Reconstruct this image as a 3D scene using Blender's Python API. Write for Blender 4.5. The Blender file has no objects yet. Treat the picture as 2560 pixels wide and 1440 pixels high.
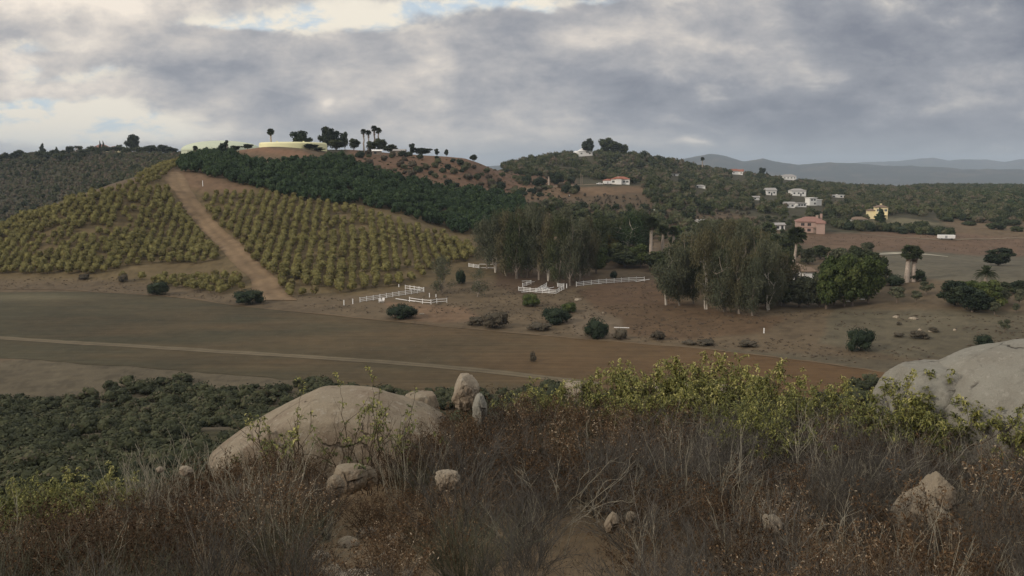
import bpy, math, random
import numpy as np
random.seed(7)
RNG = np.random.default_rng(11)
sc = bpy.context.scene
COL = sc.collection

# ------------------------------------------------------------------ camera, sky, sun, exposure
F, CX, CY = 2130.0, 1280.0, 720.0
PITCH = math.radians(8.15)
cam_d = bpy.data.cameras.new('camera')
cam = bpy.data.objects.new('camera', cam_d)
COL.objects.link(cam)
cam_d.sensor_width = 36.0
cam_d.lens = 36.0 * F / 2560.0
cam_d.clip_start = 0.05
cam_d.clip_end = 60000
cam.location = (0, 0, 0)
cam.rotation_euler = (math.radians(90) - PITCH, 0, 0)
sc.camera = cam
sc.view_settings.view_transform = 'Standard'
sc.view_settings.look = 'None'
sc.view_settings.exposure = 0.0
sc.view_settings.gamma = 1.0
sc.cycles.max_bounces = 5
sc.cycles.diffuse_bounces = 3
sc.cycles.glossy_bounces = 1
sc.cycles.transparent_max_bounces = 4
sc.cycles.volume_bounces = 0

SUN_EL, SUN_AZ = math.radians(28), math.radians(-122)      # low, from behind and to the left
ALB = 0.66
world = bpy.data.worlds.new('World')
sc.world = world
world.use_nodes = True

class NT:
    """small helper to write node graphs as expressions"""
    def __init__(s, tree):
        s.t = tree
    def node(s, kind, **kw):
        n = s.t.nodes.new(kind)
        for k, v in kw.items():
            setattr(n, k, v)
        return n
    def put(s, sock, v):
        if isinstance(v, bpy.types.NodeSocket):
            s.t.links.new(v, sock)
        elif v is not None:
            sock.default_value = v
    def m(s, op, a, b=None, c=None, clamp=False):
        n = s.node('ShaderNodeMath', operation=op, use_clamp=clamp)
        s.put(n.inputs[0], a)
        if b is not None: s.put(n.inputs[1], b)
        if c is not None: s.put(n.inputs[2], c)
        return n.outputs[0]
    def add(s, a, b): return s.m('ADD', a, b)
    def sub(s, a, b): return s.m('SUBTRACT', a, b)
    def mul(s, a, b): return s.m('MULTIPLY', a, b)
    def div(s, a, b): return s.m('DIVIDE', a, b)
    def xyz(s, x, y, z):
        n = s.node('ShaderNodeCombineXYZ')
        s.put(n.inputs[0], x); s.put(n.inputs[1], y); s.put(n.inputs[2], z)
        return n.outputs[0]
    def sep(s, v):
        n = s.node('ShaderNodeSeparateXYZ'); s.put(n.inputs[0], v)
        return n.outputs
    def noise(s, vec, scale, detail=6, rough=0.55, dist=0.0, out=0):
        n = s.node('ShaderNodeTexNoise')
        s.put(n.inputs['Vector'], vec)
        n.inputs['Scale'].default_value = scale
        n.inputs['Detail'].default_value = detail
        n.inputs['Roughness'].default_value = rough
        n.inputs['Distortion'].default_value = dist
        return n.outputs[out]
    def ramp(s, f, stops, interp='LINEAR'):
        n = s.node('ShaderNodeValToRGB')
        s.put(n.inputs[0], f)
        cr = n.color_ramp
        cr.interpolation = interp
        while len(cr.elements) < len(stops):
            cr.elements.new(0.5)
        for e, (p, c) in zip(cr.elements, stops):
            e.position = p
            e.color = (c[0], c[1], c[2], 1) if hasattr(c, '__len__') else (c, c, c, 1)
        return n.outputs[0]
    def mix(s, f, a, b, mode='MIX'):
        n = s.node('ShaderNodeMix', data_type='RGBA', blend_type=mode)
        s.put(n.inputs[0], f)
        for sock, v in ((n.inputs[6], a), (n.inputs[7], b)):
            if isinstance(v, tuple) and len(v) == 3: v = v + (1.0,)
            s.put(sock, v)
        return n.outputs[2]
    def smooth(s, x, lo, hi):
        n = s.node('ShaderNodeMapRange', interpolation_type='SMOOTHSTEP')
        s.put(n.inputs[0], x)
        n.inputs[1].default_value = lo; n.inputs[2].default_value = hi
        n.inputs[3].default_value = 0; n.inputs[4].default_value = 1
        return n.outputs[0]

def build_sky():
    T = NT(world.node_tree)
    for n in list(world.node_tree.nodes): world.node_tree.nodes.remove(n)
    out = T.node('ShaderNodeOutputWorld')
    bg = T.node('ShaderNodeBackground')
    bg.inputs['Strength'].default_value = 0.1
    world.node_tree.links.new(bg.outputs[0], out.inputs[0])
    sky = T.node('ShaderNodeTexSky', sky_type='NISHITA')
    sky.sun_disc = False
    sky.sun_elevation = SUN_EL
    sky.sun_rotation = SUN_AZ
    sky.altitude = 300
    tc = T.node('ShaderNodeTexCoord')
    x, y, z = T.sep(tc.outputs['Generated'])
    ya = T.m('MAXIMUM', T.m('ABSOLUTE', y), 0.12)
    # gnomonic sky coordinates: U grows to the right, V grows towards the horizon (0.415)
    U = T.add(T.mul(T.div(x, ya), 2.13), 1.28)
    V = T.sub(0.415, T.mul(T.div(z, ya), 2.17))
    # the cloud deck is seen at a grazing angle: detail is finer and flatter toward the horizon
    Vs = T.m('MULTIPLY', T.m('POWER', T.m('MAXIMUM', T.sub(0.50, V), 0.02), 0.75), -1.55)
    P = T.xyz(U, Vs, T.mul(y, 0.3))
    wob = T.noise(P, 2.6, 5, 0.55, 0, 1)
    wx, wy, wz = T.sep(wob)
    U2 = T.add(U, T.mul(T.sub(wx, 0.5), 0.30))
    V2 = T.add(V, T.mul(T.sub(wy, 0.5), 0.13))
    wob2 = T.noise(P, 9.0, 5, 0.6, 0, 1)
    ax, ay, az_ = T.sep(wob2)
    U2 = T.add(U2, T.mul(T.sub(ax, 0.5), 0.09))
    V2 = T.add(V2, T.mul(T.sub(ay, 0.5), 0.045))
    def blobs(lst):
        tot = None
        for (u, v, su, sv, a) in lst:
            du = T.m('DIVIDE', T.sub(U2, u / 1000), su / 1000)
            dv = T.m('DIVIDE', T.sub(V2, v / 1000), sv / 1000)
            q = T.add(T.mul(du, du), T.mul(dv, dv))
            g = T.mul(T.m('EXPONENT', T.mul(q, -1.0)), a)
            tot = g if tot is None else T.add(tot, g)
        return tot
    n1 = T.noise(P, 2.7, 9, 0.55, 0.2)
    n2 = T.noise(T.xyz(T.add(U, 7.3), T.mul(Vs, 1.4), 0.5), 7.5, 8, 0.6, 0.2)
    # cloud tone
    dark = blobs([(1800, 240, 560, 70, .30), (2350, 60, 330, 80, .26), (640, 160, 420, 60, .16), (2530, 20, 120, 120, .35),
                  (1180, 250, 200, 40, .18), (430, 190, 160, 40, .2), (1650, 200, 260, 24, .12), (480, 240, 240, 60, .18),
                  (2300, 330, 500, 60, .22), (100, 90, 130, 30, .15), (2050, 110, 200, 50, .14)])
    light = blobs([(1000, 200, 160, 50, .16), (1480, 105, 160, 28, .34), (1900, 130, 160, 22, .26), (2480, 75, 90, 45, .34), (300, 20, 300, 40, .2),
                   (1330, 245, 110, 34, .20), (800, 250, 30, 22, .3), (1735, 358, 45, 13, .5), (1300, 350, 500, 22, .12),
                   (60, 150, 140, 30, .26), (280, 225, 200, 30, .24), (1900, 170, 500, 40, .08), (1700, 20, 300, 40, .08)])
    tone = T.add(T.add(T.mul(T.sub(n1, 0.5), 1.5), T.mul(T.sub(n2, 0.5), 0.8)), 0.50)
    tone = T.add(T.sub(tone, dark), light)
    tone = T.add(tone, T.mul(T.sub(1.25, T.m('MINIMUM', T.m('MAXIMUM', U, 0.0), 2.6)), 0.15))
    n3 = T.noise(T.xyz(T.add(U, 3.1), T.mul(Vs, 1.1), 2.5), 15.0, 7, 0.62, 0.3)
    tone = T.add(tone, T.mul(T.sub(n3, 0.5), 0.2))
    S = 10.0
    def c(r, g, b): return (r * S, g * S, b * S)
    cl = T.ramp(tone, [(0.0, (.140, .155, .195)), (0.28, (.205, .218, .255)), (0.5, (.295, .297, .318)),
                       (0.72, (.420, .400, .392)), (1.0, (.62, .57, .52))])
    cl = T.mix(1.0, cl, (S * 1.56, S * 1.52, S * 1.44), 'MULTIPLY')
    # breaks in the deck: blue-white sky and the bright rims of cloud
    gap = blobs([(860, 35, 240, 30, 1.0), (690, 65, 150, 22, .7), (1150, 8, 170, 20, 1.0), (560, 78, 110, 14, .55),
                 (30, 300, 380, 36, 1.3), (280, 330, 220, 30, 1.15), (-200, 330, 400, 70, 1.0), (200, 262, 160, 14, .5), (100, 118, 90, 20, .6),
                 (110, 172, 40, 24, .6), (260, 196, 120, 16, .6), (1310, 20, 60, 20, .8), (1460, 2, 90, 12, .6), (420, 330, 60, 30, .5),
                 (210, 55, 50, 12, .35), (1640, 25, 120, 40, .18), (0, 200, 60, 20, .3)])
    g = T.smooth(T.add(gap, T.add(T.mul(T.sub(n1, 0.5), 1.3), T.mul(T.sub(n2, 0.5), 0.9))), 0.12, 0.95)
    blue = T.mix(0.80, T.mix(1.0, sky.outputs[0], (1.0, 1.0, 1.0), 'MULTIPLY'), c(.66, .76, .84))
    warm = T.smooth(T.add(T.add(n2, T.mul(n1, 0.5)), 0.0), 0.62, 0.80)
    br = T.mix(warm, blue, c(.93, .86, .73))
    hz = T.smooth(V, 0.30, 0.40)
    br = T.mix(T.mul(hz, 0.7), br, c(.84, .83, .76))
    colr = T.mix(g, cl, br)
    # pale strip low over the horizon
    strip = T.mul(T.smooth(V, 0.30, 0.415), 0.55)
    colr = T.mix(strip, colr, T.mix(g, c(.36, .38, .40), c(.88, .87, .80)))
    # the unseen upper part of the deck is a plain bright overcast
    up = T.smooth(z, 0.20, 0.55)
    hi = T.mix(T.noise(tc.outputs['Generated'], 2.5, 5, 0.6), c(.54, .56, .60), c(1.02, .98, .92))
    colr = T.mix(up, colr, hi)
    world.node_tree.links.new(colr, bg.inputs[0])
build_sky()

sun_d = bpy.data.lights.new('sun', 'SUN')
sun_d.energy = 2.0
sun_d.angle = math.radians(10)
sun_d.color = (1.0, 0.90, 0.78)
sun = bpy.data.objects.new('sun', sun_d)
COL.objects.link(sun)
sd = (math.sin(SUN_AZ) * math.cos(SUN_EL), math.cos(SUN_AZ) * math.cos(SUN_EL) * 1.0, math.sin(SUN_EL))
from mathutils import Vector, Matrix
sun.rotation_euler = Vector(sd).to_track_quat('Z', 'Y').to_euler()

# ------------------------------------------------------------------ pixel <-> world
cp_, sp_ = math.cos(PITCH), math.sin(PITCH)
def ray(px, py):
    X = (np.asarray(px, float) - CX) / F
    Z = -(np.asarray(py, float) - CY) / F
    dx = X + 0 * Z
    dy = cp_ + Z * sp_ + 0 * X
    dz = -sp_ + Z * cp_ + 0 * X
    h = np.hypot(dx, dy)
    return np.arctan2(dx, dy), dz / h
def project(x, y, z):
    d = y * cp_ - z * sp_
    d = np.where(np.abs(d) < 1e-6, 1e-6, d)
    u = y * sp_ + z * cp_
    px = CX + F * x / d
    py = CY - F * u / d
    return np.where(d > 0, px, -1e6), py

def fbm2(x, y, seed=0, octaves=4):
    """cheap value noise, range about -1..1"""
    r = np.random.default_rng(seed + 100)
    tab = r.uniform(-1, 1, (256, 256))
    out = np.zeros(np.broadcast(x, y).shape)
    a, f = 0.5, 1.0
    for o in range(octaves):
        xs, ys = x * f + 17.3 * o, y * f + 9.1 * o
        xi, yi = np.floor(xs).astype(int), np.floor(ys).astype(int)
        tx, ty = xs - xi, ys - yi
        tx, ty = tx * tx * (3 - 2 * tx), ty * ty * (3 - 2 * ty)
        g = lambda i, j: tab[i % 256, j % 256]
        v = (g(xi, yi) * (1 - tx) + g(xi + 1, yi) * tx) * (1 - ty) + (g(xi, yi + 1) * (1 - tx) + g(xi + 1, yi + 1) * tx) * ty
        out += a * v
        a *= 0.5; f *= 2.0
    return out

# ------------------------------------------------------------------ terrain profile table
# cell: ('p', py, r) seen at image row py and range r; ('z', r, z); ('f', py, z) image row py on a plane of height z
PX = [-700, 0, 200, 440, 700, 850, 1000, 1150, 1300, 1450, 1600, 1750, 1900, 2200, 2560, 3200]
N = len(PX)
def allz(r, zs): return [('z', r, z) for z in (zs if hasattr(zs, '__len__') else [zs] * N)]
def fz(pys, z): return [('f', p, z) for p in pys]
LV = [
 allz(0.6, -1.62),
 allz(4.0, -2.45),
 allz(8.0, -3.55),
 allz(12.0, [-5.0, -5.0, -4.9, -4.8, -4.6, -4.5, -4.45, -4.4, -4.35, -4.3, -4.3, -4.3, -4.25, -4.2, -4.2, -4.2]),
 allz(17.0, [-7.6, -7.6, -7.4, -7.0, -6.6, -6.4, -6.2, -6.0, -5.8, -5.7, -5.6, -5.55, -5.5, -5.4, -5.3, -5.3]),
 allz(30.0, [-12.8] * 4 + [-12.0, -11.6] + [-11.2] * 10),
 allz(60.0, [-21.5] * 4 + [-22.5] * 12),
 allz(106.0, [-33.6] * 16),
 allz(126.0, [-37.6] * 16),
 fz([722, 724, 727, 741, 773, 790, 803, 817, 832, 846, 860, 876, 893, 930, 960, 990], -38.0),
 [('p', 690, 280), ('p', 690, 282), ('p', 688, 280), ('p', 722, 262), ('f', 743, -37.7), ('f', 745, -37.6), ('f', 745, -37.5), ('f', 742, -37.5), ('f', 738, -37.5),
  ('f', 740, -37.6), ('f', 745, -37.6), ('f', 755, -37.6), ('f', 770, -37.6), ('f', 795, -37.0), ('f', 800, -36.5), ('f', 800, -36.5)],
 [('p', 640, 305), ('p', 625, 306), ('p', 605, 306), ('p', 610, 315), ('p', 620, 300), ('p', 640, 292), ('p', 660, 285), ('p', 685, 280), ('f', 672, -35.5),
  ('f', 675, -36.4), ('f', 678, -36.8), ('f', 685, -37), ('f', 690, -37), ('f', 690, -35.0), ('f', 690, -33.5), ('f', 690, -33)],
 [('p', 600, 335), ('p', 562, 345), ('p', 487, 362), ('p', 428, 400), ('p', 484, 375), ('p', 515, 360), ('p', 548, 350), ('p', 600, 345), ('p', 575, 390),
  ('p', 590, 400), ('p', 600, 400), ('p', 605, 405), ('p', 608, 410), ('p', 620, 400), ('p', 640, 390), ('p', 640, 390)],
 [('z', 430, -52), ('z', 430, -45), ('z', 450, -34), ('p', 408, 445), ('p', 415, 430), ('p', 440, 420), ('p', 480, 420), ('p', 520, 420), ('p', 510, 470),
  ('p', 530, 500), ('p', 535, 520), ('p', 545, 530), ('p', 560, 500), ('p', 570, 500), ('p', 592, 470), ('p', 595, 470)],
 [('z', 530, -52), ('z', 530, -45), ('z', 540, -34), ('z', 520, 0.5), ('p', 366, 492), ('p', 383, 500), ('p', 420, 500), ('p', 455, 500), ('p', 475, 560),
  ('p', 470, 600), ('p', 466, 630), ('p', 480, 680), ('p', 500, 700), ('p', 520, 660), ('p', 545, 620), ('p', 550, 620)],
 [('p', 500, 690), ('p', 500, 690), ('p', 460, 690), ('z', 620, 0), ('z', 560, 9), ('p', 374, 580), ('p', 384, 590), ('p', 394, 600), ('p', 440, 680),
  ('p', 432, 780), ('p', 432, 820), ('p', 450, 860), ('p', 466, 880), ('p', 490, 860), ('p', 500, 800), ('p', 505, 800)],
 [('p', 398, 900), ('p', 392, 900), ('p', 379, 900), ('p', 386, 820), ('z', 800, 4), ('z', 800, 2), ('z', 800, -5), ('z', 800, -12), ('p', 412, 900),
  ('p', 391, 930), ('p', 386, 960), ('p', 425, 1030), ('p', 442, 1120), ('p', 468, 1350), ('p', 472, 1350), ('p', 475, 1350)],
 allz(2000, [-90] * 8 + [-95] * 8),
]
def pchip(xk, yk, x):
    h = np.diff(xk); d = np.diff(yk) / h
    m = np.zeros(len(xk))
    for i in range(1, len(xk) - 1):
        if d[i - 1] * d[i] > 0:
            w1, w2 = 2 * h[i] + h[i - 1], h[i] + 2 * h[i - 1]
            m[i] = (w1 + w2) / (w1 / d[i - 1] + w2 / d[i])
    m[0], m[-1] = d[0], d[-1]
    k = np.clip(np.searchsorted(xk, x) - 1, 0, len(h) - 1)
    t = (x - xk[k]) / h[k]
    t2, t3 = t * t, t * t * t
    return (2 * t3 - 3 * t2 + 1) * yk[k] + (t3 - 2 * t2 + t) * h[k] * m[k] + (-2 * t3 + 3 * t2) * yk[k + 1] + (t3 - t2) * h[k] * m[k + 1]

AZF = np.radians(np.concatenate([np.linspace(-180, -46, 28), np.arange(-44, 44.01, 0.16), np.linspace(46, 180, 28)]))
RF = np.concatenate([np.geomspace(0.6, 30, 190, endpoint=False), np.geomspace(30, 2400, 520)])
def build_heights():
    K = len(LV)
    azk = np.zeros((K, N)); rk = np.zeros((K, N)); zk = np.zeros((K, N))
    for i, lev in enumerate(LV):
        for j, cell in enumerate(lev):
            if cell[0] == 'z':
                a, _ = ray(PX[j], 600); k = 1 / math.cos(float(a)) if cell[1] > 100 else 1.0
                azk[i, j], rk[i, j], zk[i, j] = a, cell[1] * k, cell[2]
            elif cell[0] == 'p':
                a, s = ray(PX[j], cell[1]); k = 1 / math.cos(float(a))
                azk[i, j], rk[i, j], zk[i, j] = a, cell[2] * k, s * cell[2] * k
            else:
                a, s = ray(PX[j], cell[1]); azk[i, j], rk[i, j], zk[i, j] = a, cell[2] / s, cell[2]
    RR = np.zeros((K, len(AZF))); ZZ = np.zeros((K, len(AZF)))
    for i in range(K):
        ac = np.clip(AZF, azk[i, 0], azk[i, -1])
        RR[i] = np.exp(pchip(azk[i], np.log(rk[i]), ac)); ZZ[i] = pchip(azk[i], zk[i], ac)
    H = np.zeros((len(AZF), len(RF)))
    for j in range(len(AZF)):
        r = np.maximum.accumulate(RR[:, j] + np.arange(K) * 1e-3)
        H[j] = pchip(np.log(r), ZZ[:, j], np.log(np.clip(RF, r[0], r[-1])))
        b = np.clip((abs(AZF[j]) - math.radians(75)) / math.radians(60), 0, 1)
        H[j] = H[j] * (1 - b) + b * np.maximum(-1.62 - RF * 0.06, -38)
    X = np.sin(AZF)[:, None] * RF[None]; Y = np.cos(AZF)[:, None] * RF[None]
    # relief: stronger off the ploughed field
    far = np.clip((RF * np.cos(np.clip(AZF, -.8, .8))[:, None] - 268) / 60, 0, 1)
    H += fbm2(X / 38, Y / 38, 1) * 1.1 * far + fbm2(X / 160, Y / 160, 2) * 2.0 * np.clip((RF - 600) / 300, 0, 1)[None]
    mid = (np.clip((RF - 18) / 20, 0, 1) * np.clip((118 - RF) / 30, 0, 1))[None]
    H += fbm2(X / 9, Y / 9, 3) * 1.3 * mid
    near = np.clip((24 - RF) / 8, 0, 1)[None]
    H += near * (fbm2(X / 1.6, Y / 1.6, 4) * 0.13 + fbm2(X / 0.35, Y / 0.35, 5) * 0.035)
    H += fbm2(X / 6, Y / 6, 6) * 0.10 * np.clip((RF - 135) / 20, 0, 1)[None] * np.clip((300 - RF) / 20, 0.3, 1)[None]
    return H
HG = build_heights()
LRF = np.log(RF)
def height(x, y):
    x = np.asarray(x, float); y = np.asarray(y, float)
    a = np.arctan2(x, y); lr = np.log(np.clip(np.hypot(x, y), RF[0], RF[-1] * 0.999))
    i = np.clip(np.searchsorted(AZF, a) - 1, 0, len(AZF) - 2)
    j = np.clip(np.searchsorted(LRF, lr) - 1, 0, len(LRF) - 2)
    t = (a - AZF[i]) / (AZF[i + 1] - AZF[i]); s = (np.exp(lr) - RF[j]) / (RF[j + 1] - RF[j])
    return (HG[i, j] * (1 - t) + HG[i + 1, j] * t) * (1 - s) + (HG[i, j + 1] * (1 - t) + HG[i + 1, j + 1] * t) * s
def hit(px, py, rmin=120.0, rmax=2390.0):
    """where the line of sight through a pixel first meets the ground beyond rmin"""
    a, s = ray(px, py); a = float(a); s = float(s)
    r = np.geomspace(rmin, rmax, 2600)
    g = height(np.sin(a) * r, np.cos(a) * r)
    k = np.nonzero(g >= s * r)[0]
    if len(k) == 0:
        k = [int(np.argmin(np.abs(g - s * r)))]
    rr = r[k[0]]
    x, y = math.sin(a) * rr, math.cos(a) * rr
    return x, y, float(height(x, y)), rr
def at(px, r):
    a = math.atan2((px - CX) / F, 1.0 * cp_ + 0.0); r = r / math.cos(a)
    x, y = math.sin(a) * r, math.cos(a) * r
    return x, y, float(height(x, y))
def depth(x, y, z): return y * cp_ - z * sp_

def inpoly(px, py, poly):
    px = np.asarray(px, float); py = np.asarray(py, float)
    ins = np.zeros(px.shape, bool)
    n = len(poly); j = n - 1
    for i in range(n):
        xi, yi = poly[i]; xj, yj = poly[j]
        if yi != yj:
            c = ((yi > py) != (yj > py)) & (px < (xj - xi) * (py - yi) / (yj - yi) + xi)
            ins ^= c
        j = i
    return ins

# ------------------------------------------------------------------ mesh helpers
def new_mesh(name, V, polys, mats=(), midx=None, attrs=None, smooth=False):
    """polys: list of integer arrays (n,3) or (n,4)"""
    me = bpy.data.meshes.new(name)
    V = np.ascontiguousarray(V, dtype=np.float32)
    me.vertices.add(len(V)); me.vertices.foreach_set('co', V.ravel())
    sizes = np.concatenate([np.full(len(p), p.shape[1], np.int32) for p in polys if len(p)])
    loops = np.concatenate([np.asarray(p, np.int32).ravel() for p in polys if len(p)])
    me.loops.add(len(loops)); me.loops.foreach_set('vertex_index', loops)
    me.polygons.add(len(sizes))
    st = np.concatenate([[0], np.cumsum(sizes)[:-1]]).astype(np.int32)
    me.polygons.foreach_set('loop_start', st)
    try: me.polygons.foreach_set('loop_total', sizes)
    except Exception: pass
    for m_ in mats: me.materials.append(m_)
    if midx is not None: me.polygons.foreach_set('material_index', np.asarray(midx, np.int32))
    me.polygons.foreach_set('use_smooth', np.full(len(sizes), bool(smooth)))
    if attrs:
        for k, v in attrs.items():
            v = np.asarray(v, np.float32)
            if v.ndim == 1:
                a = me.attributes.new(k, 'FLOAT', 'POINT'); a.data.foreach_set('value', v)
            else:
                a = me.attributes.new(k, 'FLOAT_COLOR', 'POINT')
                if v.shape[1] == 3: v = np.concatenate([v, np.ones((len(v), 1), np.float32)], 1)
                a.data.foreach_set('color', v.ravel())
    me.update(calc_edges=True)
    me.validate()
    return me
def obj(name, me, parent=None, loc=None, rotz=None, scale=None):
    o = bpy.data.objects.new(name, me)
    COL.objects.link(o)
    if parent is not None: o.parent = parent
    if loc is not None: o.location = loc
    if rotz is not None: o.rotation_euler = (0, 0, rotz)
    if scale is not None: o.scale = (scale,) * 3 if not hasattr(scale, '__len__') else scale
    return o
def tag(o, label=None, cat=None, group=None, kind=None):
    if label: o['label'] = label
    if cat: o['category'] = cat
    if group: o['group'] = group
    if kind: o['kind'] = kind
    return o
def thing(name, loc=(0, 0, 0), rotz=0.0, scale=None):
    o = bpy.data.objects.new(name, None); COL.objects.link(o)
    o.empty_display_size = 0.2
    o.location = loc; o.rotation_euler = (0, 0, rotz)
    if scale is not None: o.scale = (scale,) * 3 if not hasattr(scale, '__len__') else scale
    return o
def copy_tree(o, parent=None):
    c = o.copy(); COL.objects.link(c); c.parent = parent
    for ch in list(o.children): copy_tree(ch, c)
    return c

class MB:
    """collects simple solids into one mesh"""
    def __init__(s): s.V = []; s.Fs = []; s.n = 0
    def add(s, V, Fc):
        V = [tuple(map(float, v)) for v in V]
        s.V += V; s.Fs += [[i + s.n for i in f] for f in Fc]; s.n += len(V); return s
    def box(s, x0, x1, y0, y1, z0, z1):
        V = [(x0, y0, z0), (x1, y0, z0), (x1, y1, z0), (x0, y1, z0), (x0, y0, z1), (x1, y0, z1), (x1, y1, z1), (x0, y1, z1)]
        return s.add(V, [(0, 3, 2, 1), (4, 5, 6, 7), (0, 1, 5, 4), (1, 2, 6, 5), (2, 3, 7, 6), (3, 0, 4, 7)])
    def bar(s, a, b, w, h=None):
        """rectangular bar from a to b, w across (horizontal), h tall"""
        h = w if h is None else h
        a = Vector(a); b = Vector(b); d = (b - a).normalized()
        up = Vector((0, 0, 1)) if abs(d.z) < 0.95 else Vector((1, 0, 0))
        sx = d.cross(up).normalized() * (w / 2); sz = sx.cross(d).normalized() * (h / 2)
        V = [a - sx - sz, a + sx - sz, a + sx + sz, a - sx + sz, b - sx - sz, b + sx - sz, b + sx + sz, b - sx + sz]
        return s.add(V, [(0, 1, 2, 3), (7, 6, 5, 4), (0, 4, 5, 1), (1, 5, 6, 2), (2, 6, 7, 3), (3, 7, 4, 0)])
    def tube(s, pts, rad, n=8):
        V = []; Fc = []
        m_ = len(pts)
        for i, p in enumerate(pts):
            p = Vector(p)
            d = (Vector(pts[min(i + 1, m_ - 1)]) - Vector(pts[max(i - 1, 0)])).normalized()
            u = d.cross(Vector((0.3, 1, 0.1))).normalized(); v = d.cross(u)
            for k in range(n):
                a = 2 * math.pi * k / n
                V.append(p + (u * math.cos(a) + v * math.sin(a)) * rad[i])
        for i in range(m_ - 1):
            for k in range(n):
                Fc.append((i * n + k, i * n + (k + 1) % n, (i + 1) * n + (k + 1) % n, (i + 1) * n + k))
        Fc.append(tuple(range(n - 1, -1, -1))); Fc.append(tuple((m_ - 1) * n + k for k in range(n)))
        return s.add(V, Fc)
    def obj(s, name, m_, parent=None, loc=None, bevel=0, smooth=False):
        me = bpy.data.meshes.new(name); me.from_pydata(s.V, [], s.Fs); me.update()
        if m_: me.materials.append(m_)
        if smooth:
            for p in me.polygons: p.use_smooth = True
        o = obj(name, me, parent, loc)
        if bevel:
            b = o.modifiers.new('bevel', 'BEVEL'); b.width = bevel; b.segments = 2
        return o

# ------------------------------------------------------------------ materials
def mat_new(name):
    m_ = bpy.data.materials.new(name); m_.use_nodes = True
    T = NT(m_.node_tree)
    b = m_.node_tree.nodes['Principled BSDF']
    b.inputs['Roughness'].default_value = 0.9
    b.inputs['Specular IOR Level'].default_value = 0.15
    return m_, T, b
def leaf_mat(name, stops, spec=0.15, rough=0.8, rnd=0.35):
    """foliage or twig colour: per-leaf tint from the mesh, per-plant shift from the object"""
    m_, T, b = mat_new(name)
    at_ = T.node('ShaderNodeAttribute'); at_.attribute_name = 'tint'
    oi = T.node('ShaderNodeObjectInfo')
    f = T.add(T.mul(T.sub(oi.outputs['Random'], 0.5), rnd), at_.outputs['Fac'])
    col = T.ramp(f, [(p, tuple(q * ALB for q in c_)) for p, c_ in stops])
    T.t.links.new(col, b.inputs['Base Color'])
    b.inputs['Roughness'].default_value = rough
    b.inputs['Specular IOR Level'].default_value = spec
    return m_
def plain_mat(name, col, var=0.12, scale=1.5, rough=0.8, spec=0.2, bump=0.0, metallic=0):
    m_, T, b = mat_new(name)
    tc = T.node('ShaderNodeTexCoord')
    n = T.noise(tc.outputs['Object'], scale, 6, 0.6)
    lo = tuple(c * (1 - var) for c in col); hi = tuple(min(1, c * (1 + var)) for c in col)
    T.t.links.new(T.ramp(n, [(0.3, lo), (0.7, hi)]), b.inputs['Base Color'])
    b.inputs['Roughness'].default_value = rough
    b.inputs['Specular IOR Level'].default_value = spec
    b.inputs['Metallic'].default_value = metallic
    if bump:
        bn = T.node('ShaderNodeBump'); bn.inputs['Strength'].default_value = bump
        T.put(bn.inputs['Height'], n); T.t.links.new(bn.outputs[0], b.inputs['Normal'])
    return m_
def ground_mat(name, mult=1.0, streak=None):
    """soil colours come from the 'soil' attribute (real differences of soil and dry grass), broken up by noise"""
    m_, T, b = mat_new(name)
    at_ = T.node('ShaderNodeAttribute'); at_.attribute_name = 'soil'
    geo = T.node('ShaderNodeNewGeometry')
    P = geo.outputs['Position']
    n0 = T.noise(P, 0.035, 5, 0.6)
    n1 = T.noise(P, 0.35, 6, 0.65)
    n2 = T.noise(P, 6.0, 6, 0.7)
    n3 = T.noise(P, 45.0, 4, 0.7)
    v = T.add(T.add(T.mul(T.sub(n0, .5), .9), T.mul(T.sub(n1, .5), .8)), T.add(T.mul(T.sub(n2, .5), .75), T.mul(T.sub(n3, .5), .5)))
    if streak:
        mp = T.node('ShaderNodeMapping'); T.put(mp.inputs[0], P)
        mp.inputs['Rotation'].default_value = (0, 0, streak)
        mp.inputs['Scale'].default_value = (0.03, 0.9, 1)
        v = T.add(v, T.mul(T.sub(T.noise(mp.outputs[0], 1.0, 6, 0.65), .5), 1.0))
    k = T.mul(T.m('MAXIMUM', T.add(v, 1.0), 0.35), ALB)
    col = T.mix(1.0, at_.outputs['Color'], T.xyz(T.mul(k, .84), T.mul(k, .79), T.mul(k, .66)), 'MULTIPLY')
    redd = T.smooth(n1, 0.55, 0.75)
    col = T.mix(T.mul(redd, 0.15), col, (0.165 * mult * ALB, 0.105 * mult * ALB, 0.062 * mult * ALB))
    T.t.links.new(col, b.inputs['Base Color'])
    bn = T.node('ShaderNodeBump'); bn.inputs['Strength'].default_value = 0.5; bn.inputs['Distance'].default_value = 0.15
    T.put(bn.inputs['Height'], T.add(T.mul(n1, 0.6), T.mul(n2, 0.4)))
    T.t.links.new(bn.outputs[0], b.inputs['Normal'])
    return m_
M_GROUND = ground_mat('dry_soil')
M_FIELD = ground_mat('ploughed_soil', streak=math.radians(8))

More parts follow.
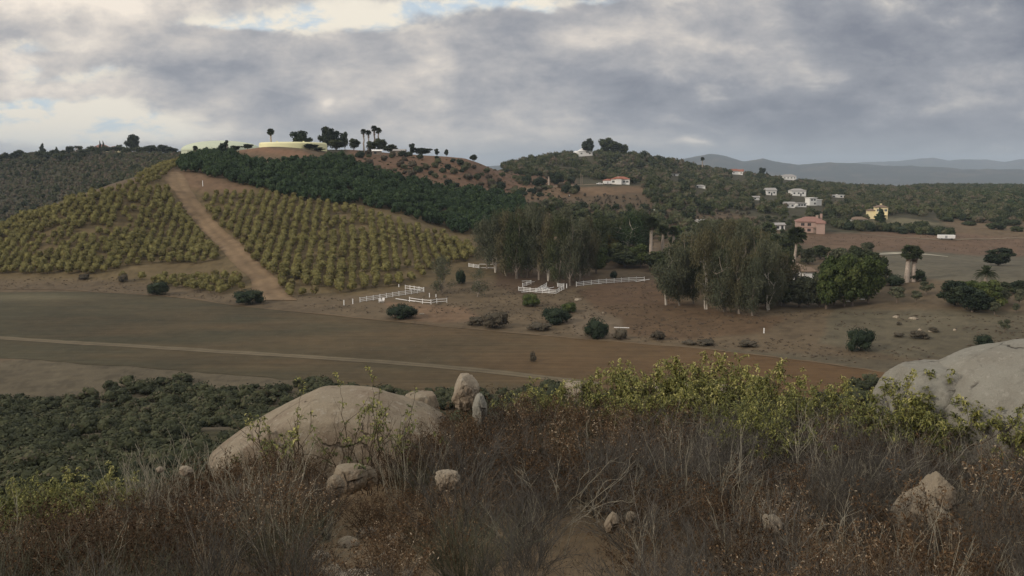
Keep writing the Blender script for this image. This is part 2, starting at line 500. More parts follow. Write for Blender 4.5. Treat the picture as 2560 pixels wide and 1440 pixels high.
# ------------------------------------------------------------------ the ground sheet with its soils
def build_ground():
    A, R = np.meshgrid(AZF, RF, indexing='ij')
    X = np.sin(A) * R; Y = np.cos(A) * R; Z = HG
    px, py = project(X, Y, Z)
    n = fbm2(X / 14, Y / 14, 21) * 10 + fbm2(X / 3, Y / 3, 22) * 3
    px2, py2 = px + n * 1.2 * (R < 2000), py + n * 0.5
    C = np.zeros(X.shape + (3,)); C[:] = (.205, .155, .112)
    def zone(poly, col, r0=120, r1=3000, k=1.0):
        mk = inpoly(px2, py2, poly) & (R > r0) & (R < r1)
        C[mk] = C[mk] * (1 - k) + np.array(col) * k
    # far slopes under the woods and brush
    C[(R > 500)] = (.098, .092, .060)
    C[(R < 24)] = (.35, .265, .185)                               # near sandy grit
    C[(R >= 24) & (R < 112)] = (.10, .095, .055)
    C[(R >= 112) & (R < 192)] = (.185, .160, .122)
    zone([(-900, 690), (0, 690), (300, 688), (450, 700), (640, 735), (900, 735), (1250, 690), (1600, 680), (1900, 690), (3300, 690), (3300, 1000), (2250, 950), (1600, 880), (1000, 820), (700, 790), (0, 735), (-900, 735)], (.212, .165, .118), 180)
    zone([(450, 430), (1250, 560), (1250, 690), (900, 740), (640, 740), (300, 700), (-900, 700), (-900, 600), (0, 560)], (.225, .175, .105), 200, 430)   # orchard floor
    zone([(1480, 760), (1560, 740), (1650, 735), (1780, 770), (1900, 790), (1980, 790), (1900, 830), (1700, 850), (1580, 840), (1500, 800)], (.185, .125, .082), 180)  # rusty leaf litter below the gums
    zone([(1540, 700), (1640, 700), (1680, 760), (1480, 760), (1440, 730)], (.19, .125, .085), 180)
    zone([(1250, 680), (1500, 690), (1440, 720), (1300, 735), (1230, 715)], (.15, .105, .078), 180)
    zone([(960, 755), (1160, 765), (1200, 800), (1090, 805), (1000, 800)], (.30, .205, .145), 180)
    zone([(1480, 772), (1420, 800), (1440, 838), (1560, 842), (1560, 800)], (.25, .20, .155), 180)
    zone([(2200, 620), (3300, 640), (3300, 760), (2600, 715), (2350, 700), (2200, 690)], (.20, .185, .15), 260)     # netted vineyard slope
    zone([(1980, 585), (3300, 560), (3300, 660), (2500, 640), (2300, 630), (2150, 625), (1990, 610)], (.235, .160, .120), 300)
    zone([(2340, 545), (2640, 545), (2640, 600), (2480, 590), (2380, 580)], (.23, .17, .115), 300)
    zone([(2160, 548), (2260, 545), (2380, 560), (2300, 566), (2180, 560)], (.24, .22, .15), 300)
    zone([(2080, 770), (2560, 780), (2700, 860), (2300, 900), (2050, 860)], (.185, .165, .125), 180, 260)
    # brown hill of bare earth and scattered brush
    zone([(860, 370), (1000, 380), (1130, 385), (1250, 410), (1330, 430), (1440, 450), (1440, 480), (1330, 500), (1150, 470), (1000, 440), (900, 430)], (.245, .150, .105), 430, 760)
    zone([(1280, 470), (1600, 464), (1620, 480), (1500, 500), (1300, 500)], (.26, .175, .115), 430, 700)
    zone([(1300, 505), (1600, 480), (1700, 520), (1900, 540), (1900, 600), (1500, 560)], (.175, .130, .092), 430, 760)
    zone([(560, 372), (640, 364), (760, 378), (800, 398), (700, 388), (600, 382)], (.33, .20, .14), 430, 600)
    zone([(420, 425), (480, 430), (640, 470), (600, 482), (480, 475), (430, 470)], (.275, .185, .13), 340, 460)
    for _ in range(2):
        C[1:-1, 1:-1] = (C[:-2, 1:-1] + C[2:, 1:-1] + C[1:-1, :-2] + C[1:-1, 2:] + C[1:-1, 1:-1]) / 5
    spk = fbm2(X / 2.2, Y / 2.2, 24, 3)                      # dark weed tufts and pale bare spots
    rr = ((R > 150) & (R < 700))[..., None]
    C = np.where(rr & (spk > .28)[..., None], C * .78, C); C = np.where(rr & (spk < -.34)[..., None], C * 1.14, C)
    ii, jj = np.meshgrid(np.arange(len(AZF) - 1), np.arange(len(RF) - 1), indexing='ij')
    nR = len(RF)
    a = (ii * nR + jj).ravel()
    quads = np.stack([a, a + nR, a + nR + 1, a + 1], 1)
    V = np.stack([X, Y, Z], -1).reshape(-1, 3)
    me = new_mesh('ground', V, [quads], [M_GROUND], attrs={'soil': C.reshape(-1, 3)}, smooth=True)
    o = obj('ground', me); tag(o, kind='structure')
build_ground()

def strip(name, left, right, soil, r0=120, lift=0.05, mat=M_GROUND, nj=10, edge=0.0, seed=0):
    """sheet lying on the ground between two edges given as matching lists of ground points"""
    L = np.array([hit(a, b, r0)[:2] for a, b in left]); Rr = np.array([hit(a, b, r0)[:2] for a, b in right])
    def dens(P, n):
        t = np.linspace(0, len(P) - 1, n); k = np.arange(len(P))
        return np.stack([pchip(k, P[:, 0], t), pchip(k, P[:, 1], t)], 1)
    n = max(40, int(np.linalg.norm(np.diff(L, axis=0), axis=1).sum() / 0.8))
    L = dens(L, n); Rr = dens(Rr, n)
    s = np.linspace(0, 1, nj)
    wob = fbm2(np.arange(n) / 6.0, np.zeros(n), seed) * edge
    P = L[:, None] * (1 - s[None, :, None]) + Rr[:, None] * s[None, :, None]
    dirn = (Rr - L) / np.maximum(np.linalg.norm(Rr - L, axis=1), 1e-3)[:, None]
    P = P + dirn[:, None] * wob[:, None, None]
    z = height(P[..., 0], P[..., 1]) + lift
    V = np.concatenate([P, z[..., None]], -1).reshape(-1, 3)
    i, j = np.meshgrid(np.arange(n - 1), np.arange(nj - 1), indexing='ij')
    a = (i * nj + j).ravel()
    C = np.zeros((len(V), 3)); C[:] = soil
    C *= np.tile(1 + .10 * np.cos(s * 4 * np.pi + np.pi), n)[:, None] * (1 + fbm2(V[:, 0] / 3.0, V[:, 1] / 3.0, 81)[:, None] * .35)
    o = obj(name, new_mesh(name, V, [np.stack([a, a + 1, a + nj + 1, a + nj], 1)], [mat], attrs={'soil': C}, smooth=True))
    return tag(o, kind='structure')

def build_field():
    # far edge and near edge of the ploughed field, then everything between as one sheet
    fpx = [-900, -300, 0, 200, 440, 700, 850, 1000, 1150, 1300, 1450, 1600, 1750, 1900, 2050, 2200, 2330]
    fpy = [728, 729, 731, 730, 745, 776, 792, 807, 821, 836, 849, 860, 872, 890, 908, 931, 955]
    npx = [-900, 0, 250, 500, 760, 1000, 1500, 2000, 2500]
    npy = [885, 895, 914, 934, 955, 985, 1010, 1010, 1000]
    az = np.radians(np.arange(-44, 28.6, 0.12))
    fa = np.array([ray(a, b)[0] for a, b in zip(fpx, fpy)]); fr = np.array([-38.0 / ray(a, b)[1] for a, b in zip(fpx, fpy)])
    na = np.array([ray(a, b)[0] for a, b in zip(npx, npy)]); nr = np.array([-38.0 / ray(a, b)[1] for a, b in zip(npx, npy)])
    rf = pchip(fa, fr, np.clip(az, fa[0], fa[-1])) + fbm2(az * 60, az * 0, 31) * 0.9
    rn = pchip(na, nr, np.clip(az, na[0], na[-1])) + fbm2(az * 40, az * 0, 32) * 2.0
    rn = np.minimum(rn, rf - 0.5)
    s = np.linspace(0, 1, 150)
    R = rn[:, None] * (1 - s) + rf[:, None] * s
    X = np.sin(az)[:, None] * R; Y = np.cos(az)[:, None] * R
    Z = height(X, Y) + 0.06
    px, py = project(X, Y, Z)
    C = np.zeros(X.shape + (3,))
    g = np.clip(1 - (px + fbm2(X / 22, Y / 8, 33) * 900 - 100) / 1400, 0, 1)[..., None]   # weedy green at the left, bare brown at the right
    C[:] = np.array((.178, .128, .078)) * (1 - g) + np.array((.108, .100, .068)) * g
    o_ = np.clip((px + fbm2(X / 20, Y / 20, 35) * 300 - 1250) / 600, 0, 1)[..., None]
    C = C * (1 - o_) + np.array((.195, .122, .066)) * o_
    pale = np.exp(-((px - 60) / 200) ** 2 - ((py - 742) / 9) ** 2)[..., None]
    C = C * (1 - pale * .7) + np.array((.24, .22, .155)) * pale * .7
    nJ = len(s)
    i, j = np.meshgrid(np.arange(len(az) - 1), np.arange(nJ - 1), indexing='ij')
    a = (i * nJ + j).ravel()
    me = new_mesh('field', np.stack([X, Y, Z], -1).reshape(-1, 3), [np.stack([a, a + nJ, a + nJ + 1, a + 1], 1)], [M_FIELD], attrs={'soil': C.reshape(-1, 3)}, smooth=True)
    tag(obj('field', me), kind='structure')
    def band(name, pts, w, soil, lift, edge=0.15, seed=0):
        """track of given width in metres along a line of ground points"""
        P = np.array([hit(a, b, 120)[:2] for a, b in pts])
        t = np.linspace(0, len(P) - 1, 420); k = np.arange(len(P))
        Q = np.stack([pchip(k, P[:, 0], t), pchip(k, P[:, 1], t)], 1)
        d = np.gradient(Q, axis=0); d /= np.linalg.norm(d, axis=1)[:, None]
        nrm = np.stack([-d[:, 1], d[:, 0]], 1)
        nj = 9; s = np.linspace(-0.5, 0.5, nj)
        wob = fbm2(np.arange(420) / 9.0, np.zeros(420), seed) * edge
        Pn = Q[:, None] + nrm[:, None] * (s[None, :, None] * w * (1 + wob[:, None, None]) + wob[:, None, None])
        z = height(Pn[..., 0], Pn[..., 1]) + lift
        i, j = np.meshgrid(np.arange(419), np.arange(nj - 1), indexing='ij'); a = (i * nj + j).ravel()
        C = np.zeros((420 * nj, 3)); C[:] = soil
        rut = 1 + 0.16 * np.cos(s * 2 * np.pi * 1.0 * 2 + np.pi)       # two pale wheel ruts, weeds between
        C *= np.tile(rut, 420)[:, None]
        V = np.concatenate([Pn, z[..., None]], -1).reshape(-1, 3)
        return tag(obj(name, new_mesh(name, V, [np.stack([a, a + nj, a + nj + 1, a + 1], 1)], [M_GROUND], attrs={'soil': C}, smooth=True)), kind='structure')
    band('dirt_track', [(-600, 808), (-200, 831), (0, 846), (200, 859), (440, 873), (700, 889), (900, 902), (1100, 918), (1280, 936), (1500, 962)], 3.0, (.235, .200, .150), 0.11)
    band('field_verge', [(-600, 722), (100, 724), (250, 731), (440, 744), (600, 765), (700, 776), (850, 791), (1000, 806), (1150, 820), (1300, 835), (1450, 848), (1600, 860), (1750, 872), (1900, 890), (2050, 908), (2200, 931)], 0.7, (.27, .20, .14), 0.12, 0.6, 3)
    band('hill_road', [(1290, 478), (1340, 471), (1440, 463), (1560, 461)], 4.0, (.36, .30, .24), 0.15, 0.1, 4)
    band('farm_road', [(2000, 583), (2120, 583), (2250, 594), (2360, 600), (2480, 598), (2700, 590)], 3.0, (.33, .27, .21), 0.15, 0.2, 5)
    strip('dirt_path', [(640, 752), (622, 700), (575, 650), (530, 600), (490, 560), (457, 520), (434, 480), (412, 452), (424, 430)],
          [(742, 752), (690, 700), (640, 650), (590, 600), (545, 560), (510, 520), (485, 490), (470, 455), (446, 430)], (.31, .225, .155), 200, 0.14, edge=0.9, seed=5)
    strip('netting_edge', [(2185, 634), (2225, 632), (2270, 632), (2320, 636), (2370, 642)], [(2200, 638), (2232, 637), (2270, 635), (2320, 639), (2370, 643)], (.62, .60, .55), 260, 0.2)
build_field()

# ------------------------------------------------------------------ far plain and mountains
def build_far():
    az = np.radians(np.arange(-50, 50.01, 0.1)); r = np.concatenate([np.geomspace(2300, 6000, 50, endpoint=False), np.linspace(6000, 20000, 150)])
    A, R = np.meshgrid(az, r, indexing='ij')
    X, Y = np.sin(A) * R, np.cos(A) * R
    Z = np.full(X.shape, -95.0) - np.clip((R - 2400) / 3000, 0, 1) * 60 + fbm2(X / 500, Y / 500, 41) * 26
    px = CX + F * np.tan(A)
    def ridge(pts, r0, w, seed):
        kx = np.array([p[0] for p in pts], float); s_ = np.array([ray(p[0], p[1])[1] * r0 for p in pts])
        top = np.interp(px, kx, s_) + fbm2(X / 260, Y / 260, seed, 6) * 26
        g = np.exp(-((R - r0 - fbm2(X / 1500, Y / 1500, seed + 1) * 500) / w) ** 2)
        return -155 + (top + 155) * g
    m1 = ridge([(-3000, 430), (1400, 415), (1640, 402), (1700, 398), (1730, 391), (1765, 385), (1800, 388), (1850, 402), (1880, 400), (1900, 397), (1930, 404), (1990, 412), (2030, 408), (2070, 404), (2110, 404), (2150, 408), (2250, 416), (2400, 424), (2700, 428), (4000, 430)], 8500, 900, 51)
    m2 = ridge([(-3000, 430), (1500, 425), (2050, 418), (2150, 405), (2240, 404), (2290, 398), (2320, 395), (2360, 401), (2400, 397), (2440, 400), (2500, 405), (2560, 397), (2620, 388), (2800, 396), (4000, 400)], 15500, 1500, 61)
    Z = np.maximum(Z, np.maximum(m1, m2))
    n = len(r); i, j = np.meshgrid(np.arange(len(az) - 1), np.arange(n - 1), indexing='ij'); a = (i * n + j).ravel()
    C = np.zeros(X.shape + (3,)); C[:] = (.055, .058, .045)
    k = (fbm2(X / 170, Y / 170, 71, 5) > 0.22)[..., None]
    C = np.where(k, np.array((.12, .10, .075)), C)
    C = C * (1 + fbm2(X / 60, Y / 60, 72, 3) * 0.6)[..., None]
    tag(obj('mountains', new_mesh('mountains', np.stack([X, Y, Z], -1).reshape(-1, 3), [np.stack([a, a + n, a + n + 1, a + 1], 1)], [M_GROUND], attrs={'soil': C.reshape(-1, 3)}, smooth=True)), kind='structure')
build_far()

# ================================================================== plants
def unit(v):
    return v / np.maximum(np.linalg.norm(v, axis=-1, keepdims=True), 1e-9)
def cards(P, Nn, size, aspect=1.0, rng=RNG, droop=None):
    """one small diamond leaf (or leaf tuft) at each P, facing Nn"""
    n = len(P)
    a = unit(rng.normal(size=(n, 3)) if droop is None else droop)
    u = unit(np.cross(Nn, a)); v = unit(np.cross(u, Nn))
    sz = size * rng.uniform(0.6, 1.3, n)[:, None]
    w = sz * aspect
    V = np.stack([P - v * sz * .5, P + u * w * .5, P + v * sz * .5, P - u * w * .5], 1)
    Fq = np.arange(n * 4).reshape(n, 4)
    return V.reshape(-1, 3), Fq
def lump_points(n, lumps, rng, inner=0.45):
    """points through the volume of a set of ellipsoid lumps, denser towards their skins"""
    L = np.array(lumps, float)                      # cx,cy,cz,rx,ry,rz
    w = (L[:, 3] * L[:, 4] * L[:, 5]) ** (2 / 3.)
    k = rng.choice(len(L), n, p=w / w.sum())
    d = unit(rng.normal(size=(n, 3)))
    rad = inner + (1 - inner) * rng.random(n) ** 0.55
    P = L[k, :3] + d * L[k, 3:6] * rad[:, None]
    Nn = unit(d / L[k, 3:6] + rng.normal(size=(n, 3)) * 0.55)
    return P, Nn, k
def ico(sub=1):
    t = (1 + 5 ** .5) / 2
    V = np.array([(-1, t, 0), (1, t, 0), (-1, -t, 0), (1, -t, 0), (0, -1, t), (0, 1, t), (0, -1, -t), (0, 1, -t), (t, 0, -1), (t, 0, 1), (-t, 0, -1), (-t, 0, 1)], float)
    Fc = np.array([(0, 11, 5), (0, 5, 1), (0, 1, 7), (0, 7, 10), (0, 10, 11), (1, 5, 9), (5, 11, 4), (11, 10, 2), (10, 7, 6), (7, 1, 8), (3, 9, 4), (3, 4, 2), (3, 2, 6), (3, 6, 8), (3, 8, 9), (4, 9, 5), (2, 4, 11), (6, 2, 10), (8, 6, 7), (9, 8, 1)])
    V = unit(V)
    for _ in range(sub):
        mid = {}; V = list(map(tuple, V)); nf = []
        def mp(a, b):
            k = (min(a, b), max(a, b))
            if k not in mid:
                m_ = unit(np.array(V[a]) + np.array(V[b])); V.append(tuple(m_)); mid[k] = len(V) - 1
            return mid[k]
        for a, b, c in Fc:
            ab, bc, ca = mp(a, b), mp(b, c), mp(c, a)
            nf += [(a, ab, ca), (b, bc, ab), (c, ca, bc), (ab, bc, ca)]
        V = np.array(V); Fc = np.array(nf)
    return V, Fc
def tubes(P, R, sides=3):
    """P (K,S,3) centre lines, R (K,S) radii -> verts, quads"""
    K, S, _ = P.shape
    T_ = unit(np.gradient(P, axis=1))
    ref = np.array([0.31, 0.17, 0.93]); u = unit(np.cross(T_, ref)); v = np.cross(T_, u)
    a = np.arange(sides) * 2 * np.pi / sides
    V = P[:, :, None] + (u[:, :, None] * np.cos(a)[None, None, :, None] + v[:, :, None] * np.sin(a)[None, None, :, None]) * R[:, :, None, None]
    k, s, c = np.meshgrid(np.arange(K), np.arange(S - 1), np.arange(sides), indexing='ij')
    c2 = (c + 1) % sides; b = k * S * sides
    q = np.stack([b + s * sides + c, b + s * sides + c2, b + (s + 1) * sides + c2, b + (s + 1) * sides + c], -1).reshape(-1, 4)
    return V.reshape(-1, 3), q
class Geo:
    """numpy mesh accumulator with a tint per vertex and a material index per face"""
    def __init__(s): s.V = []; s.Q = []; s.T3 = []; s.t = []; s.qm = []; s.tm = []; s.n = 0
    def add(s, V, Fc, tint, mi=0):
        V = np.asarray(V); Fc = np.asarray(Fc) + s.n
        s.V.append(V); s.t.append(np.broadcast_to(tint, (len(V),)).astype(float)); s.n += len(V)
        if Fc.shape[1] == 4: s.Q.append(Fc); s.qm.append(np.full(len(Fc), mi))
        else: s.T3.append(Fc); s.tm.append(np.full(len(Fc), mi))
        return s
    def arrays(s):
        V = np.concatenate(s.V); t = np.concatenate(s.t)
        Q = np.concatenate(s.Q) if s.Q else np.zeros((0, 4), int); T3 = np.concatenate(s.T3) if s.T3 else np.zeros((0, 3), int)
        qm = np.concatenate(s.qm) if s.qm else np.zeros(0, int); tm = np.concatenate(s.tm) if s.tm else np.zeros(0, int)
        return V, Q, T3, t, qm, tm
    def mesh(s, name, mats):
        V, Q, T3, t, qm, tm = s.arrays()
        polys = [p for p in (Q, T3) if len(p)]
        return new_mesh(name, V, polys, mats, np.concatenate([qm, tm]) if len(mats) > 1 else None, {'tint': t})
def merged(name, geos, mats, place, rng=RNG, tint_spread=0.35):
    """many plants nobody could count, as one mesh. place: list of (x, y, z, scale)"""
    G = Geo(); place = np.array(place)
    pick = rng.integers(0, len(geos), len(place))
    for gi, g in enumerate(geos):
        V, Q, T3, t, qm, tm = g.arrays()
        pl = place[pick == gi]
        if not len(pl): continue
        a = rng.uniform(0, 6.283, len(pl)); c, s_ = np.cos(a), np.sin(a)
        sc_ = pl[:, 3][:, None]
        W = np.stack([(V[None, :, 0] * c[:, None] - V[None, :, 1] * s_[:, None]) * sc_ + pl[:, 0][:, None],
                      (V[None, :, 0] * s_[:, None] + V[None, :, 1] * c[:, None]) * sc_ + pl[:, 1][:, None],
                      V[None, :, 2] * sc_ * rng.uniform(.85, 1.15, len(pl))[:, None] + pl[:, 2][:, None]], -1)
        tt = t[None] + rng.uniform(-.5, .5, len(pl))[:, None] * tint_spread
        off = np.arange(len(pl)) * len(V)
        nv = G.n
        G.V.append(W.reshape(-1, 3)); G.t.append(tt.ravel()); G.n += len(pl) * len(V)
        if len(Q): G.Q.append((Q[None] + off[:, None, None]).reshape(-1, 4) + nv); G.qm.append(np.tile(qm, len(pl)))
        if len(T3): G.T3.append((T3[None] + off[:, None, None]).reshape(-1, 3) + nv); G.tm.append(np.tile(tm, len(pl)))
    return obj(name, G.mesh(name, mats))

M_YEL = leaf_mat('orchard_leaf', [(0.0, (.22, .165, .085)), (0.15, (.20, .17, .060)), (0.5, (.27, .245, .090)), (0.85, (.37, .33, .105)), (1.0, (.36, .26, .11))], rnd=.5)
M_AVO = leaf_mat('avocado_leaf', [(0.0, (.022, .044, .020)), (0.5, (.048, .084, .034)), (1.0, (.105, .145, .055))])
M_EUC = leaf_mat('gum_leaf', [(0.0, (.070, .080, .045)), (0.5, (.125, .135, .080)), (1.0, (.21, .205, .125))])
M_DARK = leaf_mat('oak_leaf', [(0.0, (.034, .048, .022)), (0.5, (.075, .092, .040)), (1.0, (.14, .15, .065))])
M_GREEN = leaf_mat('green_leaf', [(0.0, (.045, .068, .020)), (0.5, (.095, .125, .038)), (1.0, (.175, .19, .060))])
M_BUSH = leaf_mat('bush_leaf', [(0.0, (.016, .028, .016)), (0.5, (.042, .060, .032)), (1.0, (.090, .105, .055))])
M_SCRUB = leaf_mat('scrub_leaf', [(0.0, (.075, .062, .045)), (0.5, (.130, .110, .075)), (1.0, (.190, .150, .110))])
M_CHAP = leaf_mat('chaparral_leaf', [(0.0, (.080, .092, .045)), (0.4, (.120, .130, .062)), (0.75, (.160, .152, .085)), (1.0, (.21, .165, .115))], rnd=.5)
M_OLIV = leaf_mat('olive_gum_leaf', [(0.0, (.085, .080, .042)), (0.5, (.145, .135, .070)), (1.0, (.23, .20, .11))])
M_ORANGE = leaf_mat('orange_leaf', [(0.0, (.06, .07, .015)), (0.5, (.16, .13, .03)), (1.0, (.30, .17, .05))])
M_TRUNK = plain_mat('pale_bark', (.50, .45, .38), .3, 2.0)
M_TRUNK2 = plain_mat('grey_bark', (.24, .20, .16), .35, 2.0)
M_BARK = plain_mat('brown_bark', (.17, .13, .10), .3, 3.0)
M_PALMT = plain_mat('palm_bark', (.40, .33, .27), .25, 3.0)
M_SKIRT = leaf_mat('dead_frond', [(0.0, (.16, .11, .07)), (1.0, (.30, .22, .14))])
M_FROND = leaf_mat('palm_frond', [(0.0, (.035, .050, .022)), (1.0, (.095, .115, .050))])

def crown_geo(lumps, n, size, seed, core=0.62, aspect=.8, mi=0, inner=.45, droop=False, csub=1):
    rng = np.random.default_rng(seed); G = Geo()
    P, Nn, k = lump_points(n, lumps, rng, inner)
    dr = None
    if droop:
        dr = np.tile([0, 0, 1.0], (n, 1)) + rng.normal(size=(n, 3)) * .45; Nn = unit(Nn * [1, 1, .3])
    V, Fq = cards(P, Nn, size, aspect, rng, dr)
    lt = rng.uniform(.25, .75, len(lumps))
    t = np.clip(lt[k] + rng.normal(size=n) * .16, 0, 1)
    G.add(V, Fq, np.repeat(t, 4), mi)
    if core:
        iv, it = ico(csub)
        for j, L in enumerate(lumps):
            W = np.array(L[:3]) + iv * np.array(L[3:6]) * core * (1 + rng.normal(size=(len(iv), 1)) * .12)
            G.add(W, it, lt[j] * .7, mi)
    return G
def dome_lumps(rng, n, R, h, lift=0.5, base=0.0):
    """lumps filling a dome of radius R and height h"""
    out = [(0, 0, base + h * .48, R * .72, R * .72, h * .46)]
    for i in range(n):
        a = rng.uniform(0, 6.283); q = rng.uniform(.35, .72) * R
        z = base + h * rng.uniform(.25, .74) * (1 - .25 * (q / R))
        s = rng.uniform(.28, .45)
        out.append((math.cos(a) * q, math.sin(a) * q, z, R * s, R * s, h * s * .62))
    return out

# --- orchard trees -------------------------------------------------
def orchard_geo(seed, n=560, R=1.6, h=3.3, size=.32):
    rng = np.random.default_rng(seed)
    L = [(0, 0, h * .52, R * .80, R * .80, h * .42)]
    for i in range(16):
        a, q = rng.uniform(0, 6.28), rng.uniform(.3, .74) * R; s_ = rng.uniform(.16, .30) * R
        L.append((math.cos(a) * q, math.sin(a) * q, h * rng.uniform(.3, .82) * (1.08 - .3 * q / R), s_, s_, s_ * 1.1))
    G = crown_geo(L, n, size, seed, core=.8, aspect=.5, inner=.7, csub=0)
    P = np.zeros((1, 4, 3)); P[0, :, 2] = [-.3, .3, .9, 1.4]; V, q = tubes(P, np.array([[.1, .09, .07, .05]]), 5)
    G.add(V, q, .5, 1); return G
YG = [orchard_geo(s) for s in (1, 2, 3, 4)]
def avo_geo(seed, n=330, R=2.6, h=5.2, size=.75):
    rng = np.random.default_rng(seed)
    return crown_geo(dome_lumps(rng, 8, R, h, base=.2), n, size, seed, core=.72)
AG = [avo_geo(s) for s in (11, 12, 13, 14)]

def field_points(poly, sp_row, sp_in, ang, jit, rmax, rmin, seed):
    rng = np.random.default_rng(seed)
    A = [hit(x, y, rmin, rmax)[:2] for x, y in poly]
    A = np.array(A); c = A.mean(0); ca, sa = math.cos(ang), math.sin(ang)
    ext = np.abs(A - c).max() * 1.6
    u, v = np.meshgrid(np.arange(-ext, ext, sp_row), np.arange(-ext, ext, sp_in))
    u = u + rng.normal(size=u.shape) * jit; v = v + rng.normal(size=v.shape) * jit
    x = c[0] + u * ca - v * sa; y = c[1] + u * sa + v * ca
    x, y = x.ravel(), y.ravel(); z = height(x, y); r = np.hypot(x, y)
    px, py = project(x, y, z)
    ok = inpoly(px, py, poly) & (r > rmin) & (r < rmax)
    return x[ok], y[ok], z[ok], px[ok], py[ok]
def visible(x, y, z, up):
    """is a point `up` above the ground at x, y in sight of the camera?"""
    out = np.zeros(len(x), bool)
    for i in range(len(x)):
        r = math.hypot(x[i], y[i]); t = np.linspace(.35, .97, 60)
        out[i] = np.all(height(x[i] * t, y[i] * t) <= (z[i] + up) * t + .02)
    return out
def plant_rows(name, stuff_name, geos, mats, pts, s0, s1, label, cat, group, stuff_label, up=3.0, seed=5, most=300, wide=None):
    rng = np.random.default_rng(seed)
    x, y, z, px, py = pts
    vis = visible(x, y, z, up)
    if wide is not None: vis = vis & wide
    x, y, z, px, py = [a[vis] for a in (x, y, z, px, py)]
    r = np.hypot(x, y)
    sc_ = rng.uniform(s0, s1, len(x)); sc_ *= 1 + fbm2(x / 18, y / 18, seed) * .35
    inframe = (px > 0) & (px < 2560)
    o = np.argsort(np.where(inframe, r / sc_, r + 1e4))
    meshes = [g.mesh(name, mats) for g in geos]
    for k in o[:most]:
        ob = obj(name, meshes[rng.integers(len(meshes))], None, (x[k], y[k], z[k]), rng.uniform(0, 6.28), (sc_[k], sc_[k], sc_[k] * rng.uniform(.85, 1.2)))
        tag(ob, label, cat, group)
    rest = o[most:]
    if len(rest):
        ob = merged(stuff_name, geos, mats, [(x[k], y[k], z[k], sc_[k]) for k in rest], rng)
        tag(ob, stuff_label, cat, kind='stuff')
    print(name, len(x))

def cat_pts(*lists): return [np.concatenate([l[i] for l in lists]) for i in range(5)]
polyYL = [(-260, 690), (-260, 640), (-100, 600), (0, 570), (110, 530), (200, 497), (320, 464), (425, 478), (440, 510), (480, 550), (508, 600), (545, 640), (552, 655), (430, 665), (350, 662), (250, 688), (0, 688)]
polyYL2 = [(360, 707), (430, 695), (560, 688), (600, 705), (608, 728), (560, 738), (470, 728), (380, 716)]
polyYL3 = [(334, 462), (345, 445), (415, 412), (450, 402), (452, 412), (415, 442), (398, 462)]
polyYL4 = [(165, 700), (210, 690), (360, 690), (360, 704), (300, 706)]
polyYR = [(505, 486), (640, 482), (780, 506), (900, 524), (1000, 558), (1100, 590), (1192, 628), (1180, 652), (1085, 662), (1060, 690), (1020, 712), (930, 722), (800, 740), (712, 742), (690, 700), (640, 660), (600, 606), (562, 582), (520, 540)]
a1 = field_points(polyYL, 3.1, 2.7, math.radians(14), .45, 430, 265, 1)
a2 = field_points(polyYL2, 3.7, 3.1, math.radians(-8), .5, 300, 230, 2)
a3 = field_points(polyYL3, 3.7, 3.3, math.radians(-8), .5, 470, 330, 3)
a5 = field_points(polyYL4, 5.5, 4.5, math.radians(-8), 1.2, 300, 250, 33)
a4 = field_points(polyYR, 3.6, 2.5, math.radians(10), .38, 430, 235, 4)
def thin(p, seed, bare):
    keep = np.random.default_rng(seed).random(len(p[0])) > bare
    hole = fbm2(p[0] / 11, p[1] / 11, seed) > .42
    keep &= ~hole
    return [a[keep] for a in p]
yp = cat_pts(thin(a1, 71, .03), a2, a3, a5, thin(a4, 73, .04))
plant_rows('orchard_tree', 'orchard_rows', YG, [M_YEL, M_BARK], yp, .76, 1.08, 'yellow-green round orchard tree in the planted rows on the near slope', 'orchard tree',
           'yellow-green orchard trees on the near slope', 'yellow-green orchard trees massed higher up the slope', seed=6)
polyAV = [(452, 415), (470, 398), (540, 388), (575, 390), (600, 404), (700, 412), (785, 418), (812, 400), (850, 398), (885, 415), (940, 442), (1040, 462), (1150, 484), (1300, 505), (1320, 535), (1220, 590), (1150, 590), (1090, 566), (1000, 536), (900, 512), (780, 508), (665, 486), (640, 470), (560, 452), (455, 430)]
av = field_points(polyAV, 4.7, 4.5, math.radians(-24), .8, 560, 330, 7)
plant_rows('avocado_tree', 'avocado_grove', AG, [M_AVO], av, .85, 1.15, 'dark green dense avocado tree packed in the grove below the tank', 'avocado tree',
           'dark avocado trees below the tank', 'dark green avocado trees massed up the hill', up=4.5, seed=8)

